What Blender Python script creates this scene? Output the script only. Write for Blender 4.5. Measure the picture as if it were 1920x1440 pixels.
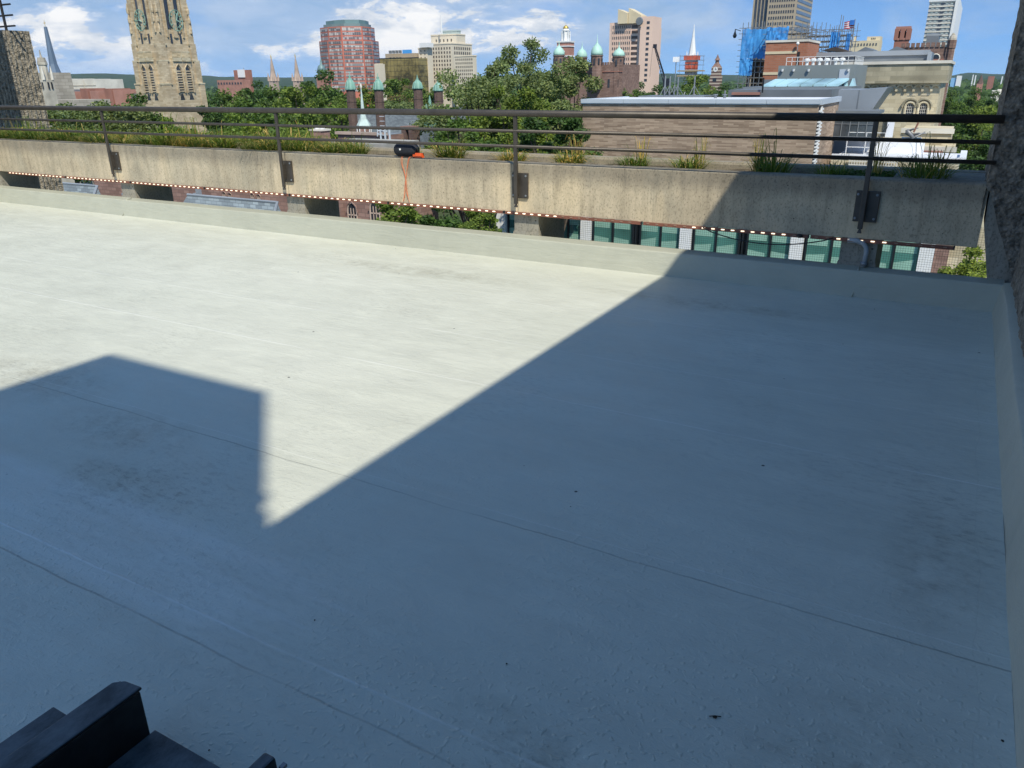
import bpy, math, random
from mathutils import Vector, Matrix, noise
R=random.Random(7)
for o in list(bpy.data.objects): bpy.data.objects.remove(o)
S=bpy.context.scene
COL=S.collection
# ------------------------------------------------------------ camera
F,YAW,PITCH,ROLL=1441.53,0.518,0.3762,-0.0114      # pixels of a 1920x1440 frame, radians
H=1.5
def basis():
    f=Vector((-math.sin(YAW)*math.cos(PITCH),math.cos(YAW)*math.cos(PITCH),-math.sin(PITCH)))
    r=Vector((math.cos(YAW),math.sin(YAW),0)); u=r.cross(f)
    return r*math.cos(ROLL)+u*math.sin(ROLL), u*math.cos(ROLL)-r*math.sin(ROLL), f
CR,CU,CF=basis()
cam=bpy.data.cameras.new('camera'); camo=bpy.data.objects.new('camera',cam); COL.objects.link(camo)
cam.sensor_width=36; cam.lens=F/1920*36; cam.clip_start=0.05; cam.clip_end=30000
camo.matrix_world=Matrix(((CR.x,CU.x,-CF.x,0),(CR.y,CU.y,-CF.y,0),(CR.z,CU.z,-CF.z,H),(0,0,0,1)))
S.camera=camo
# ------------------------------------------------------------ light
SUN_EL=math.radians(51); sx,sy=0.717,-0.698
sd=bpy.data.lights.new('sun','SUN'); sd.energy=4.75; sd.angle=math.radians(0.53); sd.color=(1,0.94,0.79)
so=bpy.data.objects.new('sun',sd); COL.objects.link(so)
sv=Vector((sx*math.cos(SUN_EL),sy*math.cos(SUN_EL),math.sin(SUN_EL)))
so.rotation_euler=sv.to_track_quat('Z','Y').to_euler()
W=bpy.data.worlds.new("World"); S.world=W; W.use_nodes=True
def build_world():
    nt=W.node_tree; N=nt.nodes; L=nt.links; N.clear()
    out=N.new('ShaderNodeOutputWorld'); bg=N.new('ShaderNodeBackground'); L.new(bg.outputs[0],out.inputs[0])
    bg.inputs[1].default_value=0.128
    sky=N.new('ShaderNodeTexSky'); sky.sky_type='NISHITA'; sky.sun_disc=False
    sky.sun_elevation=SUN_EL; sky.sun_rotation=math.atan2(sx,sy); sky.air_density=1.0; sky.dust_density=0.4; sky.ozone_density=2.0
    tc=N.new('ShaderNodeTexCoord'); sp=N.new('ShaderNodeSeparateXYZ'); L.new(tc.outputs['Generated'],sp.inputs[0])
    def m(op,a,b=None,c=None,clamp=False):
        n=N.new('ShaderNodeMath'); n.operation=op; n.use_clamp=clamp
        for i,v in enumerate((a,b,c)):
            if v is None: continue
            if isinstance(v,(int,float)): n.inputs[i].default_value=v
            else: L.new(v,n.inputs[i])
        return n.outputs[0]
    # clear, deep air: look up the sky a little above the true direction
    cb=N.new('ShaderNodeCombineXYZ'); L.new(sp.outputs[0],cb.inputs[0]); L.new(sp.outputs[1],cb.inputs[1])
    L.new(m('ADD',m('MULTIPLY',sp.outputs[2],1.6),0.17),cb.inputs[2])
    nm=N.new('ShaderNodeVectorMath'); nm.operation='NORMALIZE'; L.new(cb.outputs[0],nm.inputs[0]); L.new(nm.outputs[0],sky.inputs[0])
    # clouds
    cc=N.new('ShaderNodeCombineXYZ')
    L.new(m('MULTIPLY',sp.outputs[0],6.0),cc.inputs[0]); L.new(m('MULTIPLY',sp.outputs[1],6.0),cc.inputs[1]); L.new(m('MULTIPLY',sp.outputs[2],17.0),cc.inputs[2])
    def noi(sc,det,rough,off=0,dist=0.0):
        n=N.new('ShaderNodeTexNoise'); n.inputs['Scale'].default_value=sc; n.inputs['Detail'].default_value=det; n.inputs['Roughness'].default_value=rough; n.inputs['Distortion'].default_value=dist
        v=N.new('ShaderNodeVectorMath'); v.operation='ADD'; v.inputs[1].default_value=(off,off*.7,off*.3); L.new(cc.outputs[0],v.inputs[0]); L.new(v.outputs[0],n.inputs[0]); return n.outputs[0]
    side=N.new('ShaderNodeMapRange'); side.inputs[1].default_value=-0.47; side.inputs[2].default_value=-0.20; side.inputs[3].default_value=0.0; side.inputs[4].default_value=0.24; L.new(sp.outputs[0],side.inputs[0])
    fade=N.new('ShaderNodeMapRange'); fade.inputs[1].default_value=0.004; fade.inputs[2].default_value=0.04; L.new(sp.outputs[2],fade.inputs[0])
    def ramp(v,p0,p1,c0=(0,0,0,1),c1=(1,1,1,1)):
        n=N.new('ShaderNodeValToRGB'); e=n.color_ramp.elements; e[0].position=p0; e[0].color=c0; e[1].position=p1; e[1].color=c1; L.new(v,n.inputs[0]); return n.outputs[0]
    # broad grey layer with bright billowing heaps in front
    grey=ramp(m('SUBTRACT',noi(0.8,7,0.55,3.1,0.3),side.outputs[0]),.26,.44)
    puffn=m('SUBTRACT',noi(1.15,11,0.60,17.3,0.15),side.outputs[0])
    puff=ramp(puffn,.475,.54)
    gcol=ramp(noi(1.9,7,.6,11.0,.4),.35,.65,(2.9,4.1,5.7,1),(4.7,5.5,6.6,1))
    pcol=ramp(m('ADD',m('MULTIPLY',puffn,.6),m('MULTIPLY',noi(3.0,8,.65,5.0,.3),.4)),.45,.585,(4.4,5.1,6.1,1),(7.9,7.95,8.0,1))
    ff=m('ADD',m('MULTIPLY',fade.outputs[0],.7),.3)
    c2=N.new('ShaderNodeMix'); c2.data_type='RGBA'; L.new(puff,c2.inputs[0]); L.new(gcol,c2.inputs[6]); L.new(pcol,c2.inputs[7])
    high=N.new('ShaderNodeMapRange'); high.inputs[1].default_value=.22; high.inputs[2].default_value=.5; high.inputs[3].default_value=1.0; high.inputs[4].default_value=.12; L.new(sp.outputs[2],high.inputs[0])
    cmask=m('MULTIPLY',m('MULTIPLY',m('MAXIMUM',m('MULTIPLY',grey,.75),puff),ff),high.outputs[0])
    mix=N.new('ShaderNodeMix'); mix.data_type='RGBA'; L.new(cmask,mix.inputs[0]); 
    mul=N.new('ShaderNodeMix'); mul.data_type='RGBA'; mul.blend_type='MULTIPLY'; mul.inputs[0].default_value=1; L.new(sky.outputs[0],mul.inputs[6]); deep=ramp(sp.outputs[2],.10,.55,(0.80,1.10,1.36,1),(0.50,1.01,1.34,1)); L.new(deep,mul.inputs[7])
    L.new(mul.outputs[2],mix.inputs[6]); L.new(c2.outputs[2],mix.inputs[7])
    L.new(mix.outputs[2],bg.inputs[0])
build_world()
S.view_settings.view_transform='Standard'; S.view_settings.look='None'; S.view_settings.exposure=0.0; S.view_settings.gamma=1
# ------------------------------------------------------------ pixel -> ray helpers (to measure real positions)
def ray(x,y): return CF+CR*((x-960)/F)-CU*((y-720)/F)
def ratio(x,y): v=ray(x,y); return v.x/v.y
def te(x,y): v=ray(x,y); return v.z/math.hypot(v.x,v.y)
def atd(x,y,d):                 # horizontal distance d
    v=ray(x,y); t=d/math.hypot(v.x,v.y); return Vector((v.x*t,v.y*t,H+v.z*t))
def onY(x,y,Y): v=ray(x,y); t=Y/v.y; return Vector((v.x*t,Y,H+v.z*t))
def zY(x,y,Y): return onY(x,y,Y).z
GZ=-24.0
# ------------------------------------------------------------ mesh builder
class M:
    def __init__(s): s.v=[]; s.f=[]
    def quad(s,a,b,c,d):
        n=len(s.v); s.v+=[tuple(a),tuple(b),tuple(c),tuple(d)]; s.f.append((n,n+1,n+2,n+3)); return s
    def tri(s,a,b,c):
        n=len(s.v); s.v+=[tuple(a),tuple(b),tuple(c)]; s.f.append((n,n+1,n+2)); return s
    def prism(s,pts,z0,z1,top=None):
        n=len(s.v); k=len(pts); tp=top or pts
        s.v+=[(p[0],p[1],z0) for p in pts]+[(p[0],p[1],z1) for p in tp]
        s.f.append(tuple(range(n+k-1,n-1,-1))); s.f.append(tuple(range(n+k,n+2*k)))
        for i in range(k):
            j=(i+1)%k; s.f.append((n+i,n+j,n+k+j,n+k+i))
        return s
    def box(s,x0,x1,y0,y1,z0,z1,tx=0,ty=0):
        return s.prism([(x0,y0),(x1,y0),(x1,y1),(x0,y1)],z0,z1,[(x0+tx,y0+ty),(x1-tx,y0+ty),(x1-tx,y1-ty),(x0+tx,y1-ty)])
    def lathe(s,cx,cy,prof,n=12,ph=0):
        b=len(s.v)
        for r,z in prof:
            for i in range(n):
                a=ph+2*math.pi*i/n; s.v.append((cx+max(r,1e-3)*math.cos(a),cy+max(r,1e-3)*math.sin(a),z))
        for k in range(len(prof)-1):
            for i in range(n):
                j=(i+1)%n; s.f.append((b+k*n+i,b+k*n+j,b+(k+1)*n+j,b+(k+1)*n+i))
        s.f.append(tuple(b+i for i in range(n-1,-1,-1))); s.f.append(tuple(b+(len(prof)-1)*n+i for i in range(n)))
        return s
    def tube(s,pts,r,n=8):
        pts=[Vector(p) for p in pts]; b=len(s.v); K=len(pts)
        for k,p in enumerate(pts):
            d=(pts[min(k+1,K-1)]-pts[max(k-1,0)]).normalized()
            a=d.orthogonal().normalized() if k==0 else (pa-d*pa.dot(d)).normalized()
            pa=a; c=d.cross(a); rr=r[k] if isinstance(r,(list,tuple)) else r
            for i in range(n):
                t=2*math.pi*i/n; s.v.append(tuple(p+a*rr*math.cos(t)+c*rr*math.sin(t)))
        for k in range(K-1):
            for i in range(n):
                j=(i+1)%n; s.f.append((b+k*n+i,b+k*n+j,b+(k+1)*n+j,b+(k+1)*n+i))
        s.f.append(tuple(b+i for i in range(n-1,-1,-1))); s.f.append(tuple(b+(K-1)*n+i for i in range(n)))
        return s
    def build(s,name,mat,parent=None,smooth=False,loc=None):
        off=wloc(parent) if parent else (Vector(loc) if loc else Vector((0,0,0)))
        me=bpy.data.meshes.new(name); me.from_pydata([(v[0]-off.x,v[1]-off.y,v[2]-off.z) for v in s.v],[],s.f); me.update()
        me.materials.append(mat)
        if smooth:
            for p in me.polygons: p.use_smooth=True
        o=bpy.data.objects.new(name,me); COL.objects.link(o)
        if parent: o.parent=parent; WL[o.name]=off
        elif loc: o.location=off; WL[o.name]=off
        return o
WL={}
def wloc(o): return WL.get(o.name,Vector((0,0,0)))
def tag(o,label=None,cat=None,group=None,kind=None):
    if label: o['label']=label
    if cat: o['category']=cat
    if group: o['group']=group
    if kind: o['kind']=kind
    return o
def thing(name,label,cat,loc,group=None):
    o=bpy.data.objects.new(name,None); COL.objects.link(o); o.location=loc; o.empty_display_size=.2
    WL[o.name]=Vector(loc); return tag(o,label,cat,group)
def copies(name,me,parent,poss,rots=None,limit=100,mat=None):
    """the same small mesh at several world places, each one an object of its own"""
    off=wloc(parent); out=[]
    for i,p in enumerate(poss[:limit]):
        o=bpy.data.objects.new(name,me); COL.objects.link(o); o.parent=parent; o.location=Vector(p)-off
        if rots: o.rotation_euler=(0,0,rots[i])
        WL[o.name]=Vector(p); out.append(o)
    rest=poss[limit:]
    if rest:
        v=[];f=[]
        for i,p in enumerate(rest):
            a=rots[limit+i] if rots else 0; c,s_=math.cos(a),math.sin(a); n=len(v)
            for w in me.vertices:
                v.append((p[0]-off.x+w.co.x*c-w.co.y*s_,p[1]-off.y+w.co.x*s_+w.co.y*c,p[2]-off.z+w.co.z))
            for q in me.polygons: f.append(tuple(n+k for k in q.vertices))
        m2=bpy.data.meshes.new(name); m2.from_pydata(v,[],f); m2.materials.append(me.materials[0])
        o=bpy.data.objects.new(name,m2); COL.objects.link(o); o.parent=parent; o['kind']='stuff'
    return out
def rawmesh(mb,name,mat):
    me=bpy.data.meshes.new(name); me.from_pydata(mb.v,[],mb.f); me.materials.append(mat); return me
# ------------------------------------------------------------ materials
class NT:
    def __init__(s,name,rough=.7,metal=0,spec=.5):
        s.m=bpy.data.materials.new(name); s.m.use_nodes=True; s.t=s.m.node_tree; s.N=s.t.nodes; s.L=s.t.links
        s.b=s.N['Principled BSDF']; s.b.inputs['Roughness'].default_value=rough; s.b.inputs['Metallic'].default_value=metal
        s.b.inputs['Specular IOR Level'].default_value=spec
        tc=s.N.new('ShaderNodeTexCoord'); s.co=tc.outputs['Object']; s.tc=tc
    def new(s,t): return s.N.new(t)
    def setv(s,inp,v):
        if isinstance(v,(int,float)): inp.default_value=v
        elif isinstance(v,tuple): inp.default_value=v if len(v)!=3 or len(inp.default_value)==3 else (*v,1)
        else: s.L.new(v,inp)
    def math(s,op,a,b=None,clamp=False):
        n=s.new('ShaderNodeMath'); n.operation=op; n.use_clamp=clamp; s.setv(n.inputs[0],a)
        if b is not None: s.setv(n.inputs[1],b)
        return n.outputs[0]
    def map(s,scale=(1,1,1),loc=(0,0,0),src=None,rot=(0,0,0)):
        n=s.new('ShaderNodeMapping'); s.L.new(src or s.co,n.inputs[0]); n.inputs['Scale'].default_value=scale; n.inputs['Location'].default_value=loc; n.inputs['Rotation'].default_value=rot
        return n.outputs[0]
    def noise(s,scale,detail=4,rough=.55,vec=None,dist=0):
        n=s.new('ShaderNodeTexNoise'); s.L.new(vec or s.co,n.inputs[0]); n.inputs['Scale'].default_value=scale; n.inputs['Detail'].default_value=detail; n.inputs['Roughness'].default_value=rough; n.inputs['Distortion'].default_value=dist
        return n.outputs[0]
    def voro(s,scale,vec=None,feat='F1'):
        n=s.new('ShaderNodeTexVoronoi'); s.L.new(vec or s.co,n.inputs[0]); n.inputs['Scale'].default_value=scale; n.feature=feat
        return n.outputs[0]
    def ramp(s,fac,*st):
        n=s.new('ShaderNodeValToRGB'); e=n.color_ramp.elements
        while len(e)<len(st): e.new(.5)
        for i,(p,c) in enumerate(st):
            e[i].position=p; e[i].color=(c,c,c,1) if isinstance(c,(int,float)) else (*c,1)
        s.L.new(fac,n.inputs[0]); return n.outputs[0]
    def mix(s,fac,a,b,mode='MIX'):
        n=s.new('ShaderNodeMix'); n.data_type='RGBA'; n.blend_type=mode; s.setv(n.inputs[0],fac); s.setv(n.inputs[6],a); s.setv(n.inputs[7],b); return n.outputs[2]
    def bump(s,h,strength=.3,dist=.01,prev=None):
        n=s.new('ShaderNodeBump'); n.inputs['Strength'].default_value=strength; n.inputs['Distance'].default_value=dist; s.L.new(h,n.inputs['Height'])
        if prev: s.L.new(prev,n.inputs['Normal'])
        s.L.new(n.outputs[0],s.b.inputs['Normal']); return n.outputs[0]
    def color(s,c): s.setv(s.b.inputs['Base Color'],c); return s
    def rough(s,c): s.setv(s.b.inputs['Roughness'],c); return s
def plain(name,c,rough=.6,metal=0,var=.15,scale=3,spec=.5,bump=0):
    n=NT(name,rough,metal,spec); f=n.noise(scale,4)
    lo=tuple(max(0,k*(1-var)) for k in c); hi=tuple(min(1,k*(1+var)) for k in c)
    n.color(n.ramp(f,(.3,lo),(.7,hi)))
    if bump: n.bump(f,bump,.02)
    return n.m
def brick(name,c1,c2,mortar,bw,bh,msize=.02,rough=.85,stain=.3,sc=.15,bump=.3,bias=0.0):
    n=NT(name,rough,0,.3); sp=n.new('ShaderNodeSeparateXYZ'); n.L.new(n.co,sp.inputs[0])
    cb=n.new('ShaderNodeCombineXYZ'); n.L.new(n.math('ADD',sp.outputs[0],sp.outputs[1]),cb.inputs[0]); n.L.new(sp.outputs[2],cb.inputs[1])
    b=n.new('ShaderNodeTexBrick'); n.L.new(cb.outputs[0],b.inputs['Vector']); b.inputs['Scale'].default_value=1
    b.inputs['Color1'].default_value=(*c1,1); b.inputs['Color2'].default_value=(*c2,1); b.inputs['Mortar'].default_value=(*mortar,1)
    b.inputs['Mortar Size'].default_value=msize; b.inputs['Brick Width'].default_value=bw; b.inputs['Row Height'].default_value=bh; b.inputs['Bias'].default_value=bias
    f=n.ramp(n.noise(sc,5,.6),(.3,1-stain),(.7,1.0))
    n.color(n.mix(1.0,b.outputs['Color'],f,'MULTIPLY'))
    return n.m
def glass(name,c,rough=.12,spec=.8): 
    n=NT(name,rough,0,spec); f=n.noise(.35,2); n.color(n.ramp(f,(.35,tuple(k*.6 for k in c)),(.65,tuple(min(1,k*1.4) for k in c)))); return n.m
def leafmat(name,c,var=.45):
    n=NT(name,.6,0,.25); g=n.new('ShaderNodeNewGeometry'); 
    r=g.outputs['Random Per Island']; f=n.noise(.45,3,.6)
    a=n.ramp(r,(0,tuple(k*(1-var) for k in c)),(.6,c),(1,(c[0]*(1+var*1.4),c[1]*(1+var*.9),c[2]*(1+var*.3))))
    oi=n.new('ShaderNodeObjectInfo'); tint=n.ramp(oi.outputs['Random'],(0,(.75,.85,.8)),(.5,(1,1,1)),(1,(1.35,1.15,.8)))
    n.color(n.mix(.8,n.mix(.75,a,n.ramp(f,(.3,.5),(.7,1.35)),'MULTIPLY'),tint,'MULTIPLY'))
    tr=n.new('ShaderNodeBsdfTranslucent'); n.setv(tr.inputs[0],(c[0]*1.5,c[1]*1.5,c[2]*.6)); ms=n.new('ShaderNodeMixShader'); ms.inputs[0].default_value=.3
    out=n.N['Material Output']; n.L.new(n.b.outputs[0],ms.inputs[1]); n.L.new(tr.outputs[0],ms.inputs[2]); n.L.new(ms.outputs[0],out.inputs[0])
    return n.m
def floormat(curb=False):
    n=NT('roof_membrane' if not curb else 'curb_membrane',.5,0,.35)
    base=n.noise(.5,5,.6,n.map((.7,1.6,1))); fine=n.noise(3.0,8,.68,n.map((1,1.7,1)),.5)
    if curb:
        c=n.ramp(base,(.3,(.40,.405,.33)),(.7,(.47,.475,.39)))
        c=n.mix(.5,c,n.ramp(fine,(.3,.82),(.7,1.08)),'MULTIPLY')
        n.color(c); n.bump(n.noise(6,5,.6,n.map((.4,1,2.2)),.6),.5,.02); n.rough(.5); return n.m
    c=n.ramp(base,(.3,(.55,.56,.475)),(.7,(.645,.65,.56)))
    c=n.mix(.42,c,n.ramp(fine,(.3,.82),(.7,1.1)),'MULTIPLY')
    st=n.noise(3.4,7,.66,n.map((.5,4.5,1),rot=(0,0,.03)),.35)
    c=n.mix(.16,c,n.ramp(st,(.3,.82),(.7,1.1)),'MULTIPLY')
    sp=n.new('ShaderNodeSeparateXYZ'); n.L.new(n.co,sp.inputs[0]); X,Yc=sp.outputs[0],sp.outputs[1]
    def band(v,a,b,s_): return n.math('MULTIPLY',n.math('MULTIPLY',n.math('SUBTRACT',v,a),s_,True),n.math('MULTIPLY',n.math('SUBTRACT',b,v),s_,True))
    def spot(x,y,rx,ry):
        return n.math('SUBTRACT',1.0,n.math('ADD',n.math('POWER',n.math('DIVIDE',n.math('SUBTRACT',X,x),rx),2.0),n.math('POWER',n.math('DIVIDE',n.math('SUBTRACT',Yc,y),ry),2.0)),True)
    # gritty dirt broken up by a fine noise, in soft patches
    grit=n.ramp(n.noise(34,5,.7,n.map((.55,1.3,1),rot=(0,0,.5))),(.50,0.0),(.60,1.0))
    patch=n.ramp(n.noise(.75,6,.68,n.map((1,1.3,1),(4.3,2.2,0)),.6),(.50,0.0),(.72,1.0))
    stain=None
    for q in ((-4.3,2.15,.75,.30),(-3.2,1.95,.5,.22),(-2.75,1.6,.45,.2),(.02,1.35,.30,.55),(.16,2.6,.2,.5),(-.7,1.25,.25,.12),(-3.9,5.2,1.2,.2),(-1.4,5.3,1.0,.16)):
        k=spot(*q); stain=k if stain is None else n.math('MAXIMUM',stain,k)
    rag=n.ramp(n.noise(7,7,.75),(.40,0.0),(.62,1.0))
    stain=n.math('MULTIPLY',stain,rag)
    c=n.mix(n.math('MULTIPLY',stain,.36),c,(.26,.235,.165))
    c=n.mix(n.math('MULTIPLY',n.math('MULTIPLY',grit,n.math('ADD',n.math('MULTIPLY',patch,.8),n.math('MULTIPLY',stain,.7))),.45),c,(.18,.18,.16))
    sk=n.ramp(n.voro(3.1),(.016,1.0),(.026,0.0)); c=n.mix(sk,c,(.03,.028,.025))
    sk=n.ramp(n.voro(1.3),(.008,1.0),(.012,0.0)); c=n.mix(sk,c,(.02,.018,.016))
    wob=n.math('MULTIPLY',n.math('SUBTRACT',n.noise(1.6,7,.62,n.map((1,0,0))),.5),.05)
    y=n.math('ADD',Yc,wob)
    brk=n.ramp(n.noise(1.3,4,.6,n.map((1,.2,1),(9,0,0))),(.34,.15),(.55,1.0))
    def line(src,at,w,k): return n.math('MULTIPLY',n.math('MULTIPLY',n.math('SUBTRACT',1.0,n.math('DIVIDE',n.math('ABSOLUTE',n.math('SUBTRACT',src,at)),w),True),k),brk)
    dk=n.math('MAXIMUM',line(y,2.085,.005,.6),line(y,1.105,.0052,.6)); dk=n.math('MAXIMUM',dk,line(n.math('ADD',X,n.math('MULTIPLY',n.noise(2.2,6,.6,n.map((0,1,0))),.08)),.31,.003,.08))
    c=n.mix(dk,c,(.12,.12,.11))
    # ridges of the lapped sheets, their highlights painted in as pale lines
    y2=n.math('ADD',Yc,n.math('MULTIPLY',wob,.6)); lt=None
    for yy,w,k in ((2.14,.006,.3),(1.20,.007,.6),(3.22,.010,.4),(3.9,.012,.25),(4.75,.01,.25),(.52,.008,.3)):
        l=line(y2,yy,w,k); lt=l if lt is None else n.math('MAXIMUM',lt,l)
    c=n.mix(lt,c,(.84,.84,.80))
    # fresher roller patch between the seams
    xw=n.math('ADD',X,n.math('MULTIPLY',n.noise(2.2,6,.75,n.map((.8,9,1))),1.3))
    pt=n.math('MULTIPLY',n.math('MULTIPLY',band(n.math('ADD',Yc,n.math('MULTIPLY',n.noise(5,4,.6),.08)),1.12,1.62,14),band(xw,-4.4,-.75,2.2)),n.ramp(st,(.3,.35),(.6,1.0)))
    c=n.mix(n.math('MULTIPLY',pt,.30),c,(.78,.79,.76))
    n.color(c)
    bl=n.noise(52,1.5,.4); bm=n.ramp(n.noise(.9,4,.6,n.map((1,1.4,1),(1,7,0))),(.36,0.15),(.60,1.0))
    near=n.math('ADD',n.math('MULTIPLY',n.math('MULTIPLY',n.math('SUBTRACT',2.6,Yc),.6,True),.8),.2)
    h1=n.math('MULTIPLY',n.math('MULTIPLY',n.ramp(bl,(.58,0.0),(.70,1.0)),bm),near)
    b=n.bump(h1,.36,.008)
    b=n.bump(n.noise(9,8,.72,n.map((.8,1.6,1)),.6),.34,.02,b)
    b=n.bump(st,.14,.025,b)
    b=n.bump(n.noise(1.2,5,.5,n.map((.6,2.2,1))),.30,.06,b)
    b=n.bump(n.math('SUBTRACT',lt,dk),.5,.006,b)
    n.rough(n.ramp(fine,(.3,.40),(.7,.62)))
    return n.m
def concrete(name,c,streak=1.0,pits=True,coord=None):
    n=NT(name,.85,0,.25)
    sp=n.new('ShaderNodeSeparateXYZ'); n.L.new(n.co,sp.inputs[0])
    big=n.noise(1.1,5,.6,n.map((1.0,1,.35)))
    col=n.ramp(big,(.32,tuple(k*.80 for k in c)),(.55,c),(.72,(c[0]*1.16,c[1]*1.12,c[2]*1.02)))
    ver=n.noise(9,6,.65,n.map((1.5,1.5,.12)))
    col=n.mix(.8*streak,col,n.ramp(ver,(.3,.62),(.5,.95),(.7,1.10)),'MULTIPLY')
    gp=n.ramp(n.noise(1.7,6,.7,n.map((1,1,.5),(3,1,8)),.5),(.45,0.0),(.62,1.0)); col=n.mix(n.math('MULTIPLY',gp,.5),col,(c[0]*.62,c[1]*.68,c[2]*.74))
    if coord:
        tz=n.math('MULTIPLY',n.math('ADD',n.math('SUBTRACT',sp.outputs[2],coord),n.math('MULTIPLY',n.noise(5,6,.7,n.map((1.2,1,.4))),.16)),9.0,True); col=n.mix(n.math('MULTIPLY',tz,.55),col,(.17,.155,.13))
    blot=n.noise(4,8,.75)
    col=n.mix(.6,col,n.ramp(blot,(.35,.72),(.6,1.05)),'MULTIPLY')
    h=n.noise(30,5,.7)
    hh=n.math('ADD',n.math('MULTIPLY',ver,.6),n.math('MULTIPLY',h,.5))
    if pits:
        v=n.new('ShaderNodeTexVoronoi'); n.L.new(n.co,v.inputs[0]); v.inputs['Scale'].default_value=21; v.inputs['Randomness'].default_value=1
        sel=n.ramp(n.noise(14,3),(.54,0.0),(.66,.17))
        pit=n.math('LESS_THAN',v.outputs['Distance'],sel)
        col=n.mix(n.math('MULTIPLY',pit,.8),col,(.07,.062,.05))
        hh=n.math('SUBTRACT',hh,pit)
        fine=n.ramp(n.noise(70,3,.7,n.map((1,1,.6))),(.36,.55),(.48,1.0)); col=n.mix(.8,col,fine,'MULTIPLY')
    if coord:
        for xx in (2.57,-3.12,-.25):
            j=n.math('SUBTRACT',1.0,n.math('DIVIDE',n.math('ABSOLUTE',n.math('SUBTRACT',n.math('ADD',sp.outputs[0],n.math('MULTIPLY',h,.01)),xx)),.009),True)
            col=n.mix(n.math('MULTIPLY',j,.75),col,(.05,.045,.04)); hh=n.math('SUBTRACT',hh,n.math('MULTIPLY',j,2.0))
        for xx in (-3.13,-.25,2.58,5.435):
            j=n.math('SUBTRACT',1.0,n.math('DIVIDE',n.math('ABSOLUTE',n.math('SUBTRACT',n.math('ADD',sp.outputs[0],n.math('MULTIPLY',ver,.12)),xx+.06)),.26),True)
            col=n.mix(n.math('MULTIPLY',n.math('MULTIPLY',j,n.math('SUBTRACT',1.25,n.math('MULTIPLY',sp.outputs[2],3.0),True)),.55),col,(c[0]*1.25,c[1]*1.2,c[2]*1.12))
        rs=n.math('MULTIPLY',n.ramp(n.noise(26,4,.7,n.map((1,1,.05))),(.60,0.0),(.68,1.0)),n.ramp(n.noise(2.3,3,.6),(.45,0.0),(.6,1.0))); col=n.mix(n.math('MULTIPLY',rs,.45),col,(.13,.115,.09))
    n.color(col); n.bump(hh,.5,.006); return n.m
def rustic(name,c):
    n=NT(name,.92,0,.15)
    v=n.voro(38); w=n.noise(18,6,.7); big=n.noise(2.0,4)
    col=n.ramp(w,(.32,tuple(k*.35 for k in c)),(.5,c),(.68,tuple(min(1,k*1.5) for k in c)))
    col=n.mix(.5,col,n.ramp(v,(.1,1.15),(.5,.6)),'MULTIPLY'); col=n.mix(.5,col,n.ramp(big,(.3,.75),(.7,1.1)),'MULTIPLY')
    n.color(col); n.bump(n.math('ADD',w,n.math('MULTIPLY',v,-.8)),.9,.02); return n.m

def dusty():
    n=NT('dark_sheet_metal',.6,.15,.35); g=n.new('ShaderNodeNewGeometry'); sp=n.new('ShaderNodeSeparateXYZ'); n.L.new(g.outputs['Normal'],sp.inputs[0])
    f=n.noise(7,8,.72); c=n.ramp(f,(.35,(.014,.020,.024)),(.6,(.034,.044,.05)))
    d=n.math('MULTIPLY',n.math('SUBTRACT',sp.outputs[2],.5,True),n.ramp(n.noise(11,8,.75,n.map((1,.6,1))),(.36,.35),(.62,1.9)))
    n.color(n.mix(d,c,(.13,.155,.17))); n.bump(f,.3,.01); return n.m
MT={}
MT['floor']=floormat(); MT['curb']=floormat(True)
MT['conc']=concrete('board_concrete',(.62,.52,.37),coord=.305); MT['conc_d']=concrete('old_concrete',(.38,.35,.29))
MT['rust']=rustic('hammered_concrete',(.30,.265,.215)); MT['rustl']=rustic('hammered_concrete_warm',(.36,.32,.255))
MT['rail']=plain('bronze_metal',(.075,.065,.055),.45,.35,.2,9,.5,.05)
MT['black']=plain('black_fabric',(.012,.014,.022),.7,0,.2,40)
MT['soil']=plain('soil',(.10,.08,.055),.95,0,.5,12,.1,.6)
MT['orange']=plain('orange_plastic',(.78,.11,.02),.45,0,.1,20)
MT['cord']=plain('orange_cord',(.72,.20,.08),.5,0,.1,20)
MT['white']=plain('white_paint',(.78,.78,.77),.5,0,.06,3)
MT['strip']=plain('copper_brown_channel',(.24,.10,.065),.5,.1,.2,12)
MT['cable']=plain('black_cable',(.02,.02,.022),.5,0,.1,12)
MT['pipe']=plain('grey_pipe',(.33,.36,.38),.5,0,.1,12)
MT['trough']=dusty()
MT['verd']=plain('verdigris_copper',(.17,.33,.265),.6,0,.25,.8)
MT['verdl']=plain('pale_verdigris_copper',(.40,.62,.53),.55,0,.15,.5)
MT['verdc']=plain('grey_green_copper',(.20,.33,.27),.7,0,.3,.8); MT['gold']=plain('gilded_metal',(.72,.50,.14),.35,.6,.1,1)
MT['slate']=brick('slate_tiles',(.13,.15,.165),(.21,.24,.25),(.09,.10,.11),.5,.18,.012,.6,.3,.3)
MT['bstone']=brick('brownstone',(.28,.165,.135),(.40,.25,.205),(.24,.16,.13),.55,.24,.02,.9,.35,.3)
MT['dbrick']=brick('dark_red_brick',(.13,.08,.07),(.20,.125,.105),(.16,.12,.10),.4,.2,.03,.9,.3,.3)
MT['redb']=plain('red_granite',(.52,.165,.11),.6,0,.10,.05)
MT['orangeb']=brick('orange_brick',(.40,.15,.085),(.47,.20,.12),(.36,.22,.16),.6,.22,.02,.9,.25,.12)
MT['tanb']=brick('taupe_roman_brick',(.29,.205,.145),(.52,.39,.285),(.41,.31,.23),.62,.085,.004,.85,.3,.5,bias=.0)
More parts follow.
